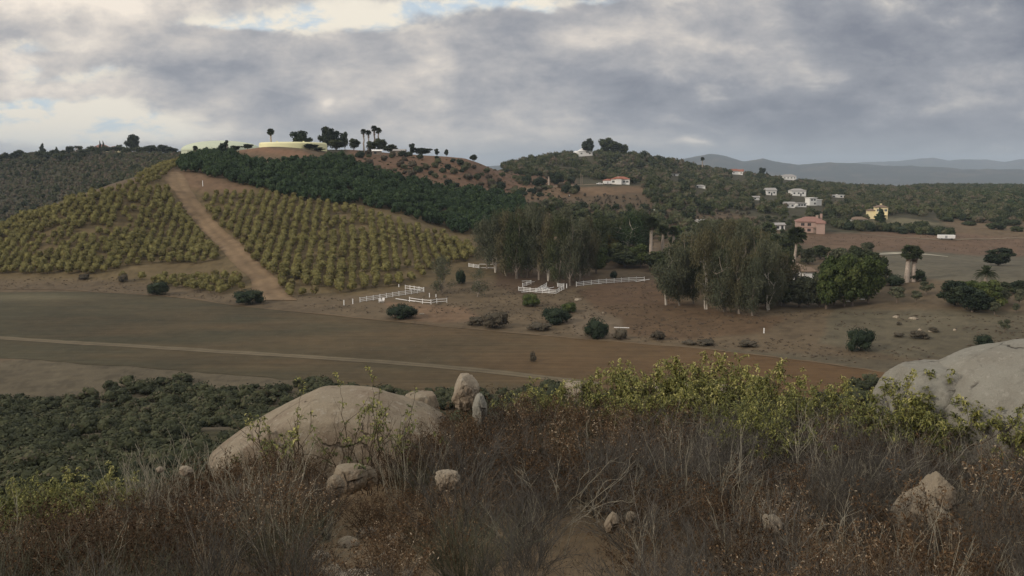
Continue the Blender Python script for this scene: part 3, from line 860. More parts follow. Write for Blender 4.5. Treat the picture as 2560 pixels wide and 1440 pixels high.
# --- gum trees, oaks, palms and other single trees -------------------
def limb(p0, p1, r0, r1, rng, bend=.08, S=6):
    p0, p1 = np.array(p0, float), np.array(p1, float)
    t = np.linspace(0, 1, S)[:, None]; L = np.linalg.norm(p1 - p0)
    P = p0 * (1 - t) + p1 * t + rng.normal(size=(S, 3)) * bend * L * (t * (1 - t)) * 2
    return P, np.linspace(r0, r1, S)
def gum_parts(seed, h, w, n=8500, size=.5, clear=.14, stems=2, lean=.05, density=1.0):
    """tall airy tree: pale stems, rising limbs, drooping tufts of leaves"""
    rng = np.random.default_rng(seed); T3 = Geo(); lumps = []
    for s in range(stems):
        base = np.array([rng.uniform(-.4, .4), rng.uniform(-.4, .4), -.4])
        top = np.array([rng.normal() * lean * h + (s - (stems - 1) / 2) * w * .25, rng.normal() * lean * h, h * rng.uniform(.82, .93)])
        P, R = limb(base, top, .018 * h * 1.0, .05, rng, .10, 9)
        V, q = tubes(P[None], R[None], 6); T3.add(V, q, .5)
        for i in range(12):
            t = rng.uniform(clear, .97); k = int(t * 8); st = P[k]
            a = rng.uniform(0, 6.283); up = rng.uniform(.10, .20) * h
            reach = w * .5 * rng.uniform(.45, .95) * (1.0 - .45 * max(0, t - .6) / .4)
            e = st + np.array([math.cos(a) * reach, math.sin(a) * reach, up * (1.15 - t * .6)])
            Q, Rq = limb(st, e, R[k] * .55 + .02, .02, rng, .12, 5)
            V, q = tubes(Q[None], Rq[None], 4); T3.add(V, q, .5)
            for f in (.65, 1.0):
                c = st * (1 - f) + e * f; s_ = w * rng.uniform(.14, .24)
                lumps.append((c[0], c[1], min(c[2], h * .95), s_, s_, s_ * rng.uniform(.9, 1.7)))
        lumps.append((top[0], top[1], h * .9, w * .16, w * .16, h * .1))
    C = crown_geo(lumps, int(n * density), size, seed + 1, core=0, aspect=.42, inner=.15, droop=True)
    return T3, C
def oak_parts(seed, h, w, n=3800, size=.5, trunk=.10, nl=16):
    rng = np.random.default_rng(seed); T3 = Geo()
    P, R = limb((0, 0, -.4), (0, 0, h * .45), .035 * h, .015 * h, rng, .05, 5); V, q = tubes(P[None], R[None], 7); T3.add(V, q, .5)
    base = h * trunk; lumps = []
    for i in range(nl):
        a = rng.uniform(0, 6.283); u = rng.random()
        z = base + (h - base) * (.22 + .68 * u); mr = w * .5 * math.sqrt(max(.06, 1 - ((u - .35) / .72) ** 2))
        q_ = mr * rng.uniform(.25, .78); s = w * rng.uniform(.12, .22)
        lumps.append((math.cos(a) * q_, math.sin(a) * q_, z, s, s, s * .8))
        if i % 4 == 0:
            Q, Rq = limb((0, 0, h * .25), (math.cos(a) * q_, math.sin(a) * q_, z), .018 * h, .02, rng); V, q = tubes(Q[None], Rq[None], 4); T3.add(V, q, .5)
    lumps.append((0, 0, base + (h - base) * .42, w * .32, w * .32, (h - base) * .38))
    C = crown_geo(lumps, n, size, seed + 1, core=.6, aspect=.75, inner=.5)
    return T3, C
def conifer_parts(seed, h, w, n=1500, size=.6):
    rng = np.random.default_rng(seed); T3 = Geo()
    P, R = limb((0, 0, -.3), (0, 0, h * .95), .02 * h, .02, rng, .01, 4); V, q = tubes(P[None], R[None], 5); T3.add(V, q, .5)
    lumps = [(rng.normal() * w * .06, rng.normal() * w * .06, h * (.12 + .82 * u), w * .5 * (1.03 - u) ** .8, w * .5 * (1.03 - u) ** .8, h * .1) for u in np.linspace(0, .97, 10)]
    return T3, crown_geo(lumps, n, size, seed, core=.7, aspect=.6)
def frond_geo(G, origin, d, L, w, arch, rng, mi=0, pinnate=True, segs=7, tint=.5):
    """one palm frond: arching rib with leaflets on both sides"""
    d = unit(np.array(d, float)); t = np.linspace(0, 1, segs)
    rib = np.array(origin) + d * (t * L)[:, None] + np.array([0, 0, -1.0]) * (arch * L * t ** 2)[:, None]
    side = unit(np.cross(d, [0, 0, 1.0])); 
    V, q = tubes(rib[None], np.linspace(.05, .012, segs)[None] * (L / 3), 3); G.add(V, q, tint * .7, mi)
    nl = 26 if pinnate else 16
    tt = np.linspace(.12, 1, nl) if pinnate else np.full(nl, .55)
    for s in (-1, 1):
        for k, f in enumerate(tt):
            p = np.array([np.interp(f, t, rib[:, c]) for c in range(3)])
            if pinnate:
                l_ = w * math.sin(math.pi * min(.97, f * .85 + .12)); dd = unit(side * s * 1.0 + d * .55 + np.array([0, 0, -.35]))
            else:
                ang = (k + .5) / nl * 1.9; l_ = w; dd = unit(d * math.cos(ang) + side * s * math.sin(ang) + np.array([0, 0, -.25 - .3 * rng.random()]))
            e = p + dd * l_; nn = unit(np.cross(dd, d + rng.normal(size=3) * .3)); wd = unit(np.cross(dd, nn)) * (.06 if pinnate else .09) * w
            m_ = p + dd * l_ * .5
            G.add(np.array([p, m_ + wd, e + np.array([0, 0, -.1 * l_]), m_ - wd]), np.array([[0, 1, 2, 3]]), np.clip(tint + rng.normal() * .15, 0, 1), mi)
def palm_parts(seed, h, kind='fan', crown=2.2, skirt=1.5, tr=.35):
    rng = np.random.default_rng(seed); T3, C, K = Geo(), Geo(), Geo()
    P, R = limb((0, 0, -.4), (rng.normal() * .02 * h, rng.normal() * .02 * h, h), tr * 1.25, tr * .8, rng, .02, 8)
    V, q = tubes(P[None], R[None], 9); T3.add(V, q, .5)
    top = P[-1]; n = 42 if kind == 'fan' else 46
    for i in range(n):
        a = i * 2.4; el = rng.uniform(-.75, 1.3) if kind == 'fan' else rng.uniform(-.15, 1.35)
        d = (math.cos(a) * math.cos(el), math.sin(a) * math.cos(el), math.sin(el))
        if kind == 'fan': frond_geo(C, top, d, crown * .85, crown * .55, .12, rng, 0, False, 4, rng.uniform(.2, .8))
        else: frond_geo(C, top, d, crown, crown * .2, .55 * math.cos(el) ** .5 + .08, rng, 0, True, 8, rng.uniform(.2, .8))
    if skirt:
        for i in range(60):
            a = rng.uniform(0, 6.283); z0 = rng.uniform(0, skirt * .75)
            fl = 1 - .6 * z0 / max(skirt, .1); o = top - np.array([0, 0, z0]) + np.array([math.cos(a), math.sin(a), 0]) * tr * .8
            frond_geo(K, o, (math.cos(a) * .45, math.sin(a) * .45, -.9), crown * .42 * fl, crown * .22 * fl, .15, rng, 0, False, 3, rng.random())
    return T3, C, (K if skirt else None)

def tree_obj(name, parts, mats, loc, label, cat, group=None, rz=0, sc_=1.0):
    """parts: (child name, Geo, material)"""
    t = thing(name, loc, rz, sc_); tag(t, label, cat, group)
    for (nm, g), m_ in zip(parts, mats):
        if g is not None: obj(nm, g.mesh(nm, [m_]), t)
    return t
PROTO = {}
def gum(px, py, hp, wp, label, seed=0, group='gum trees along the yard', name='gum_tree', leaf=None, **kw):
    """gum tree whose foot is at image point px, py; hp, wp are its height and width in image rows"""
    x, y, z, r = hit(px, py, kw.pop('rmin', 200)); k = depth(x, y, z) / F
    h, w = hp * k, wp * k
    key = ('gum', seed, tuple(sorted(kw.items())))
    if key not in PROTO:
        T3, C = gum_parts(100 + seed, 16, 9, **kw)
        PROTO[key] = (T3.mesh('trunk', [M_TRUNK if seed in (2, 9, 11, 13) else M_TRUNK2]), {}, C)
    tm, cms, C = PROTO[key]; leaf = leaf or M_EUC
    if leaf.name not in cms: cms[leaf.name] = C.mesh('crown', [leaf])
    t = thing(name, (x, y, z), random.uniform(-.5, .5), (w / 9, w / 9, h / 16)); tag(t, label, 'tree', group)
    obj('trunk', tm, t); obj('crown', cms[leaf.name], t)
    return t
def oak(px, py, hp, wp, label, seed=0, group=None, name='broadleaf_tree', leaf=None, rmin=200, r=None, kind='oak', cat='tree', **kw):
    if r is None: x, y, z, r = hit(px, py, rmin)
    else: x, y, z = at(px, r)
    k = depth(x, y, z) / F; h, w = hp * k, wp * k
    key = (kind, seed, tuple(sorted(kw.items())))
    if key not in PROTO:
        T3, C = (oak_parts if kind == 'oak' else conifer_parts)(200 + seed, 8, 8, **kw) if kind == 'oak' else conifer_parts(200 + seed, 8, 3, **kw)
        PROTO[key] = (T3.mesh('trunk', [M_BARK]), {}, C)
    tm, cms, C = PROTO[key]; leaf = leaf or M_DARK
    if leaf.name not in cms: cms[leaf.name] = C.mesh('crown', [leaf])
    w0 = 8 if kind == 'oak' else 3
    t = thing(name, (x, y, z), random.uniform(0, 6.28), (w / w0, w / w0, h / 8)); tag(t, label, cat, group)
    obj('trunk', tm, t); obj('crown', cms[leaf.name], t)
    return t
def bush(px, py, hp, wp, label, seed=0, group=None, leaf=None, name='bush', rmin=120, r=None, n=2600, size=.22, cat='bush', **kw):
    """low shrub whose leaves reach the ground"""
    if r is None: x, y, z, r = hit(px, py, rmin)
    else: x, y, z = at(px, r)
    k = depth(x, y, z) / F; h, w = hp * k, wp * k
    leaf = leaf or M_BUSH
    key = ('bush', seed, leaf.name, n)
    if key not in PROTO:
        rng = np.random.default_rng(300 + seed)
        L = dome_lumps(rng, 14, 2.0, 2.6, base=-.15)
        PROTO[key] = crown_geo(L, n, size, 300 + seed, core=.66, aspect=.55, inner=.5).mesh(name, [leaf])
    y = y + w * .35
    o = obj(name, PROTO[key], None, (x, y, float(height(x, y))), random.uniform(0, 6.28), (w / 4.1, w / 4.1, h / 2.35))
    return tag(o, label, cat, group)
def palm(px, py, hp, label, kind='fan', seed=0, crown=2.2, skirt=1.5, tr=.35, hgt=10, group=None, rmin=200, r=None):
    if r is None: x, y, z, r = hit(px, py, rmin)
    else: x, y, z = at(px, r)
    k = depth(x, y, z) / F; s = hp * k / (hgt + crown * .7)
    key = ('palm', kind, seed, crown, skirt, tr, hgt)
    if key not in PROTO:
        T3, C, K = palm_parts(400 + seed, hgt, kind, crown, skirt, tr)
        PROTO[key] = (T3.mesh('trunk', [M_PALMT]), C.mesh('fronds', [M_FROND]), K.mesh('dead_fronds', [M_SKIRT]) if K else None)
    a, b, c = PROTO[key]
    t = thing('palm_tree', (x, y, z), random.uniform(0, 6.28), s); tag(t, label, 'palm', group)
    obj('trunk', a, t); obj('fronds', b, t)
    if c: obj('dead_fronds', c, t)
    return t

# left gum grove behind the white corral
GL = 'gum trees in the grove behind the corral'
for i, (px, py, hp, wp, sd) in enumerate([(1215, 672, 128, 60, 1), (1240, 682, 150, 62, 2), (1268, 690, 160, 58, 3), (1292, 697, 165, 66, 4), (1318, 694, 178, 60, 5), (1345, 700, 165, 64, 1),
        (1372, 703, 172, 60, 2), (1397, 712, 170, 62, 3), (1425, 715, 178, 58, 4), (1448, 704, 160, 62, 5), (1470, 690, 150, 58, 1), (1255, 660, 140, 66, 4), (1330, 672, 160, 70, 3), (1410, 680, 165, 64, 1), (1300, 668, 150, 62, 2)]):
    gum(px, py, hp, wp, 'tall grey-green gum tree in the grove behind the corral', sd, GL, leaf=[M_EUC, M_EUC, M_OLIV, M_DARK][i % 4])
gum(1105, 733, 92, 62, 'feathery olive-brown tree beside the end of the zigzag fence', 7, group=None, clear=.15, n=4200)
gum(1192, 742, 72, 52, 'small sparse scrubby tree between the feathery tree and the corral', 8, group=None, clear=.1, n=2600)
bush(1150, 712, 40, 34, 'dark green bush tucked behind the feathery tree', 3)
# middle
gum(1578, 652, 122, 78, 'tall dark tree with twin pale trunks at the head of the yard', 9, group=None, leaf=M_AVO, clear=.38, n=6500)
oak(1490, 684, 70, 76, 'rounded green tree to the left of the orange-tinged tree', 1, leaf=M_GREEN)
oak(1526, 650, 58, 58, 'green tree with orange-yellow foliage at the back of the yard', 2, leaf=M_ORANGE)
oak(1560, 668, 40, 80, 'low spreading dark tree under the twin-trunked tree', 3, leaf=M_DARK)
bush(1536, 696, 20, 26, 'small dark bush just behind the long white fence')
for i, (px, py, hp, wp, sd) in enumerate([(1520, 640, 96, 66, 4), (1548, 645, 112, 70, 5), (1600, 648, 118, 66, 3), (1500, 655, 120, 66, 2)]):
    gum(px, py, hp, wp, 'tall gum tree in the darker stand behind the orange-tinged tree', sd, 'gum trees behind the orange-tinged tree', leaf=M_DARK)
palm(1627, 655, 112, 'thickest fan palm left of its row behind the long fence', crown=2.0, skirt=1.8, tr=.42, hgt=9.6, seed=1)
palm(1655, 640, 78, 'fan palm in the middle of the three behind the yard', crown=1.9, skirt=1.6, tr=.42, hgt=8, seed=2)
palm(1682, 642, 76, 'fan palm rightmost of the three behind the yard', crown=1.9, skirt=1.6, tr=.42, hgt=8, seed=3)
for i, (px, py, hp, wp, sd, lf) in enumerate([(1505, 672, 66, 70, 3, M_DARK), (1545, 662, 54, 70, 1, M_DARK), (1602, 668, 56, 70, 2, M_GREEN), (1635, 676, 50, 66, 3, M_DARK), (1668, 680, 60, 70, 1, M_DARK), (1700, 676, 72, 70, 2, M_DARK), (1480, 650, 70, 70, 2, M_EUC), (1612, 640, 60, 60, 1, M_EUC), (1725, 655, 80, 80, 3, M_EUC)]):
    oak(px, py, hp, wp, 'dark leafy tree in the shade line behind the long yard fence', sd, 'leafy trees behind the long yard fence', leaf=lf, trunk=.05)
# right gum grove
GR = 'gum trees in the grove right of the yard'
gum(1668, 762, 158, 112, 'gum tree with crooked white forked trunk at the end of the long fence', 11, group=None, stems=1, clear=.30, n=4600)
for i, (px, py, hp, wp, sd) in enumerate([(1702, 765, 150, 70, 12), (1766, 773, 200, 66, 13), (1738, 760, 140, 60, 12), (1812, 780, 160, 84, 14), (1848, 785, 200, 66, 15), (1885, 790, 150, 72, 12),
        (1725, 730, 150, 90, 14), (1790, 735, 150, 76, 15), (1862, 740, 190, 66, 13), (1895, 745, 178, 80, 14), (1920, 775, 176, 76, 13), (1952, 765, 140, 76, 15), (1715, 700, 90, 60, 15), (1770, 690, 140, 80, 13), (1828, 695, 150, 80, 12)]):
    gum(px, py, hp, wp, 'grey-green gum tree with slender trunk in the grove right of the yard', sd, GR, leaf=[M_EUC, M_OLIV, M_DARK, M_EUC, M_OLIV][i % 5])
for i, (px, py, hp, wp, sd) in enumerate([(1800, 668, 66, 90, 1), (1850, 655, 64, 80, 2), (1900, 650, 70, 80, 3), (1745, 660, 60, 84, 2), (1920, 690, 100, 90, 1), (1945, 735, 112, 84, 3), (1965, 660, 62, 70, 2)]):
    oak(px, py, hp, wp, 'dark green broadleaf tree crowded behind the right gum grove', sd, 'broadleaf trees behind the right gum grove', leaf=M_DARK)
palm(1984, 668, 100, 'tall fan palm rising over the brown-roofed house', crown=3.0, skirt=1.2, tr=.35, hgt=9, seed=5)
GB = 'leafy trees in front of the brown-roofed house'
for i, (px, py, hp, wp, sd, lf) in enumerate([(1935, 757, 60, 76, 4, M_GREEN), (1998, 766, 74, 84, 5, M_EUC), (2048, 768, 84, 70, 6, M_EUC), (2085, 762, 118, 92, 4, M_GREEN), (2130, 764, 128, 96, 5, M_GREEN),
        (2170, 758, 118, 92, 6, M_GREEN), (1960, 764, 70, 80, 5, M_DARK), (2020, 768, 72, 70, 4, M_EUC), (1915, 770, 100, 76, 6, M_DARK), (2065, 772, 110, 84, 5, M_GREEN), (2110, 766, 122, 90, 4, M_GREEN), (2195, 735, 95, 60, 4, M_DARK), (2105, 735, 112, 90, 6, M_EUC), (2065, 735, 84, 70, 5, M_DARK), (2150, 720, 95, 90, 4, M_DARK)]):
    oak(px, py, hp, wp, 'large leafy green tree in the clump beside the brown-roofed house', sd, GB, leaf=lf, trunk=.04)
for i, (px, py, hp, wp, lf) in enumerate([(2050, 648, 34, 60, M_DARK), (2095, 650, 30, 56, M_EUC), (2135, 640, 26, 50, M_DARK), (2168, 640, 34, 40, M_EUC), (2185, 646, 16, 40, M_DARK), (2020, 660, 40, 56, M_EUC)]):
    oak(px, py, hp, wp, 'dark round tree along the foot of the bare terrace below the pink house', 4 + i % 3, 'round trees along the foot of the bare terrace', leaf=lf, trunk=.04)
palm(2266, 706, 92, 'left of the leaning pair of fan palms before the netted slope', crown=2.5, skirt=3.0, tr=.6, hgt=8.6, seed=6)
palm(2283, 704, 88, 'right of the leaning pair of fan palms before the netted slope', crown=2.5, skirt=3.0, tr=.6, hgt=8.2, seed=7)
palm(2462, 722, 62, 'date palm with feathery fronds above the round tree cluster', 'date', crown=3.6, skirt=0, tr=.4, hgt=4.2, seed=8)
bush(2245, 716, 30, 60, 'dark bush at the left foot of the palm pair', 1)
bush(2300, 706, 34, 40, 'dark bush at the right foot of the palm pair', 2)
oak(2496, 664, 44, 84, 'round dark tree beside the utility pole', 5, leaf=M_BUSH, trunk=.02)
oak(2550, 734, 34, 70, 'flat dark tree at the right margin below the netted slope', 6, leaf=M_BUSH, trunk=.02)
for i, (px, py, hp, wp, lf) in enumerate([(2385, 765, 62, 90, M_BUSH), (2430, 780, 62, 100, M_BUSH), (2470, 770, 70, 90, M_GREEN), (2415, 750, 48, 80, M_GREEN), (2500, 755, 50, 60, M_DARK)]):
    oak(px, py, hp, wp, 'rounded dark tree in the cluster below the date palm', 4 + i % 3, 'rounded trees below the date palm', leaf=lf, trunk=.02)
for px, py, hp, wp in [(2242, 757, 42, 56), (2290, 757, 30, 34), (2315, 738, 34, 40), (2486, 788, 34, 34), (2510, 765, 40, 40), (2548, 766, 44, 40), (2540, 782, 24, 30), (2510, 832, 34, 30)]:
    oak(px, py, hp, wp, 'small open fruit tree on the dry slope at the right', 7, 'small fruit trees on the dry right slope', name='fruit_tree', leaf=M_EUC, n=1200, trunk=.25, nl=9)

# bushes round the ploughed field
for (px, py, hp, wp, lb, sd, lf) in [
    (388, 741, 40, 66, 'dark green bush at the field edge below the orchard path, left of the two', 1, M_BUSH),
    (613, 765, 42, 82, 'dark green bush at the foot of the dirt path', 2, M_BUSH),
    (996, 801, 38, 104, 'wide low dark bush in front of the two white chairs', 3, M_BUSH),
    (1325, 768, 36, 56, 'green bush just below the white corral', 4, M_GREEN),
    (1392, 813, 46, 86, 'broad dark bush on the bank below the corral', 5, M_BUSH),
    (1424, 784, 28, 48, 'small green bush behind the broad dark bush on the bank', 6, M_GREEN),
    (1494, 850, 56, 74, 'tall round dark bush at the field edge', 1, M_BUSH),
    (2162, 883, 64, 76, 'lone dark bush on the dry slope near the big boulder', 2, M_BUSH),
    (2465, 872, 34, 60, 'dark bush peeping over the big boulder at the right', 4, M_BUSH),
    (1240, 826, 52, 84, 'grey-brown leafless bush on the bank right of the low dark bush', 1, M_SCRUB),
    (1192, 816, 24, 50, 'small russet bush beside the grey-brown leafless bush', 2, M_SCRUB),
    (1345, 830, 20, 86, 'low brown brush below the broad dark bush', 3, M_SCRUB),
    (1554, 852, 30, 46, 'brown bush at the right foot of the tall round bush', 4, M_SCRUB),
    (1647, 853, 26, 44, 'small brown bush on the field edge below the gum grove', 5, M_SCRUB),
    (1728, 864, 12, 46, 'low dark red brush on the field edge, left of its pair', 1, M_SCRUB),
    (1768, 866, 15, 60, 'low dark red brush on the field edge, right of its pair', 2, M_SCRUB),
    (1878, 872, 18, 62, 'flat brown brush on the field edge near the rusty ground', 3, M_SCRUB),
    (1332, 906, 30, 20, 'single brown sapling standing in the ploughed field', 4, M_SCRUB),
    (205, 702, 16, 34, 'small brown bush on the bank under the left orchard', 5, M_SCRUB),
    (304, 708, 24, 30, 'dry brown bush between orchard trees on the left bank', 1, M_SCRUB),
    (2305, 850, 22, 50, 'straggly olive brush below the white stones', 2, M_SCRUB),
    (2250, 845, 12, 36, 'low olive brush left of the straggly brush', 3, M_SCRUB),
    (2340, 832, 14, 30, 'small olive brush beside the white stones', 4, M_SCRUB),
    (2250, 814, 10, 14, 'tiny dry bush above the straggly brush', 5, M_SCRUB)]:
    bush(px, py, hp, wp, lb, sd, leaf=lf, n=2600 if lf is not M_SCRUB else 1500)

# brush on the brown hill
rng_ = np.random.default_rng(77)
hb = []
polyBH = [(870, 385), (1010, 392), (1130, 400), (1250, 422), (1420, 440), (1440, 500), (1300, 495), (1180, 480), (1040, 455), (950, 440)]
while len(hb) < 95:
    px, py = rng_.uniform(870, 1440), rng_.uniform(385, 500)
    if inpoly([px], [py], polyBH)[0]: hb.append((px, py))
for i, (px, py) in enumerate(hb):
    s = rng_.uniform(.5, 1.2)
    bush(px, py, 17 * s, 26 * s, 'scattered dull green brush on the bare brown hill', 1 + i % 5, 'brush scattered over the brown hill', leaf=[M_DARK, M_CHAP, M_BUSH, M_SCRUB][i % 4], n=500, size=.5, rmin=380)
bh = field_points(polyBH, 6.0, 6.0, .3, 2.5, 760, 380, 101); kk = rng_.random(len(bh[0])) < .5
BGEO = [crown_geo(dome_lumps(np.random.default_rng(620 + i), 6, 1.6, 1.3, base=-.1), 110, .6, 620 + i, core=.6) for i in range(4)]
o = merged('low_brush', BGEO, [M_OLIV], [(x, y, z, rng_.uniform(.3, .95)) for x, y, z in zip(*[a[kk] for a in bh[:3]])], tint_spread=1.2); tag(o, 'low faded brush between the bushes of the brown hill', 'brush', kind='stuff')
for (px, py, hp, wp, lb) in [(1318, 462, 24, 34, 'dark bush by the hill road, left of the thicket'), (1352, 466, 24, 44, 'dark bush in the thicket beside the bare palm trunk'), (1395, 462, 34, 50, 'biggest dark bush in the thicket beside the hill road'),
        (1428, 460, 20, 28, 'dark bush left of the two utility poles'), (1412, 484, 24, 28, 'round dark bush below the hill road, left of two'), (1440, 482, 22, 26, 'round dark bush below the hill road, right of two'), (1336, 486, 18, 20, 'small round bush low on the bare slope below the road'), (1252, 474, 22, 40, 'dark round bush above the end of the avocado grove')]:
    bush(px, py, hp, wp, lb, 3, leaf=M_BUSH, n=900, size=.4, rmin=400)
# skyline trees, given their range on the ridges
SK = 'trees along the skyline'
for (px, r, hp, wp, lb, kind, lf) in [
    (765, 520, 46, 58, 'domed dark tree standing behind the yellow tank', 'oak', M_BUSH), (828, 560, 56, 44, 'tall dark pine right of the yellow tank', 'oak', M_BUSH), (850, 565, 46, 38, 'ragged dark tree between pine and palms', 'oak', M_BUSH),
    (872, 565, 44, 26, 'slim ragged tree left of the palm group', 'oak', M_BUSH), (893, 560, 30, 34, 'rounded tree under the leftmost palm', 'oak', M_DARK), (956, 570, 34, 40, 'spreading tree right of the palm group', 'oak', M_DARK), (935, 565, 26, 36, 'low tree at the foot of the palm group', 'oak', M_DARK),
    (850, 545, 26, 60, 'low dark tree right of the tank rim', 'oak', M_DARK), (985, 585, 22, 44, 'dark tree right of the small hilltop roofs', 'oak', M_DARK), (735, 497, 9, 40, 'low dark bush before the left part of the tank', 'oak', M_BUSH), (762, 494, 12, 40, 'dark tree before the middle of the tank', 'oak', M_BUSH), (785, 490, 14, 44, 'dark tree before the right part of the tank', 'oak', M_BUSH), (808, 486, 10, 36, 'dark tree under the right rim of the tank', 'oak', M_BUSH), (602, 500, 14, 34, 'dark hedge tree behind the bare mound, left', 'oak', M_BUSH), (634, 500, 13, 34, 'dark hedge tree behind the bare mound, right', 'oak', M_BUSH), (555, 480, 16, 34, 'dark tree between the palm and the dome', 'oak', M_AVO),
    (1037, 590, 28, 20, 'upright tree at the left end of the bare ridge hedge', 'oak', M_BUSH), (1060, 590, 18, 60, 'hedge-like tree on the bare ridge', 'oak', M_BUSH),
    (1096, 592, 18, 14, 'small upright tree on the bare ridge', 'oak', M_BUSH), (1120, 594, 18, 12, 'tiny upright tree on the bare ridge', 'oak', M_BUSH), (1187, 604, 17, 22, 'round tree on the falling end of the brown ridge', 'oak', M_BUSH),
    (355, 830, 44, 38, 'airy dark gum tree alone on the left skyline', 'oak', M_BUSH), (396, 830, 20, 24, 'small ragged tree right of the lone skyline gum', 'oak', M_BUSH), (425, 800, 22, 30, 'dark tree left of the tank hill', 'oak', M_BUSH), (445, 790, 18, 36, 'low dark tree at the shoulder of the tank hill', 'oak', M_BUSH),
    (133, 850, 34, 20, 'pointed dark tree on the left skyline', 'con', M_BUSH), (167, 850, 22, 14, 'small pointed tree on the left skyline', 'con', M_BUSH), (195, 850, 20, 16, 'dark tree left of the tiny skyline palms', 'oak', M_BUSH),
    (274, 850, 30, 8, 'left of two narrow cypresses beside the hilltop house', 'con', M_BUSH), (282, 850, 29, 9, 'right of two narrow cypresses beside the hilltop house', 'con', M_BUSH), (12, 850, 34, 16, 'leaning tree at the far left of the skyline', 'con', M_BUSH), (42, 850, 20, 14, 'round-headed tree near the far left of the skyline', 'oak', M_BUSH), (62, 850, 18, 26, 'dark clump near the far left of the skyline', 'oak', M_BUSH),
    (1468, 930, 42, 36, 'dark gum tree above the white hilltop house', 'oak', M_BUSH), (1512, 935, 42, 46, 'broad gum tree right of the white hilltop house', 'oak', M_DARK), (1530, 935, 34, 40, 'rounded gum tree on the wooded hilltop', 'oak', M_DARK), (1555, 935, 26, 28, 'gum tree at the right end of the hilltop group', 'oak', M_DARK),
    (1892, 1100, 24, 22, 'dark tree beside the red-roofed houses on the far ridge', 'oak', M_BUSH), (1905, 1100, 17, 7, 'narrow dark tree on the far ridge', 'con', M_BUSH),
    (578, 470, 34, 30, 'dark tree mixed with pale skirt palm on the tank hill', 'oak', M_BUSH), (2190, 540, 34, 26, 'dark conifer left of the yellow house', 'con', M_AVO)]:
    oak(px, 0, hp, wp, lb, 8 if kind == 'oak' else 1, None, leaf=lf, r=r, kind=kind, n=1500, size=.8, name='skyline_tree')
for (px, r, hp, lb, cw, sk) in [(506, 480, 36, 'fan palm before the pale green dome', 2.1, 2.5), (692, 500, 46, 'stout fan palm in front of the yellow tank', 2.3, 2.5), (584, 470, 38, 'palm with pale trunk on the tank hill', 1.2, 2.5),
        (918, 570, 54, 'leftmost palm of the four on the skyline', 1.5, 3.0), (930, 570, 52, 'second palm of the four on the skyline', 1.5, 3.0), (944, 575, 64, 'third palm of the four on the skyline', 1.4, 3.0), (954, 575, 60, 'rightmost palm of the four on the skyline', 1.5, 1.5),
        (214, 850, 20, 'left of two tiny palms on the far left skyline', 1.6, 1.0), (219, 850, 19, 'right of two tiny palms on the far left skyline', 1.6, 1.0), (1746, 1000, 34, 'tiny palm standing against the blue mountain', 1.7, 1.0), (1738, 1000, 14, 'very small palm on the slope below the blue mountain', 1.7, 1.0)]:
    palm(px, 0, hp, lb, crown=cw, skirt=sk, tr=.45 if px < 800 else .3, hgt=8.5, seed=10, r=r)
palm(1372, 470, 38, 'bare-trunked palm with grey skirt in front of the thicket', crown=1.4, skirt=2.2, tr=.5, hgt=9, seed=11, rmin=450)

# ------------------------------------------------ woods: single trees nearer in, one mass further off
WG = [oak_parts(500 + i, 7, 8, n=420, size=.85, nl=11)[1] for i in range(5)]
for g_ in WG: g_.qm = [np.zeros_like(q) for q in g_.qm]
HOUSES = [(1928, 488, 20), (1996, 490, 24), (2035, 514, 24), (1990, 518, 26), (2094, 494, 20), (1974, 441, 22), (1844, 436, 18), (1540, 463, 60), (1463, 386, 24), (2207, 548, 22), (1948, 575, 16), (1841, 612, 12), (2150, 560, 26), (1755, 560, 14), (1626, 548, 10), (1890, 498, 10), (2330, 520, 8), (1690, 440, 12), (1750, 470, 12)]
def far_geo(seed, n, size, nl, R=4.0, h=7.0):
    r2 = np.random.default_rng(seed); return crown_geo(dome_lumps(r2, nl, R, h, base=-.2), n, size, seed, core=.72, aspect=.75, inner=.55, csub=0)
WF = [far_geo(560 + i, 170, 1.25, 6) for i in range(5)]       # woods half a kilometre off and more
WB = [far_geo(570 + i, 75, 1.7, 4) for i in range(5)]         # brush on the background hill
def wood_points(poly, spacing, rmin, rmax, seed, hole=9):
    spacing = spacing * .84; p = field_points(poly, spacing, spacing, .4, spacing * .38, rmax, rmin, seed)
    keep = fbm2(p[0] / 45, p[1] / 45, seed) < hole
    for hx, hy, hw in HOUSES: keep &= ~((np.abs(p[3] - hx) < hw) & (p[4] > hy - 3) & (p[4] < hy + 26))
    return [a[keep] for a in p]
P1 = [(1235, 414), (1300, 404), (1400, 388), (1500, 388), (1600, 392), (1700, 412), (1900, 446), (2100, 468), (2250, 476), (2340, 462), (2700, 470), (2700, 560), (2450, 560), (2350, 548), (2260, 535), (2170, 545), (2000, 545), (1900, 535), (1720, 510), (1610, 470), (1480, 448), (1420, 444), (1300, 440)]
P2 = [(1330, 512), (1500, 520), (1650, 528), (1760, 560), (1900, 572), (2000, 596), (1990, 640), (1900, 640), (1700, 640), (1640, 600), (1500, 620), (1400, 580)]
P2b = [(1600, 480), (1720, 500), (1820, 520), (1800, 545), (1640, 520)]
w2 = wood_points(P2, 8.5, 300, 760, 91, .30)
w2b = wood_points(P2b, 8, 420, 900, 92, .3)
wA = wood_points(P1, 8.5, 500, 820, 93, .5)
near = cat_pts(w2, w2b, wA)
vis = visible(near[0], near[1], near[2], 6)
near = [a[vis] for a in near]
order = np.argsort(np.hypot(near[0], near[1]))
wm = {m_.name: [g.mesh('woodland_tree', [m_]) for g in WG] for m_ in (M_DARK, M_EUC, M_GREEN, M_CHAP)}
rng_ = np.random.default_rng(5)
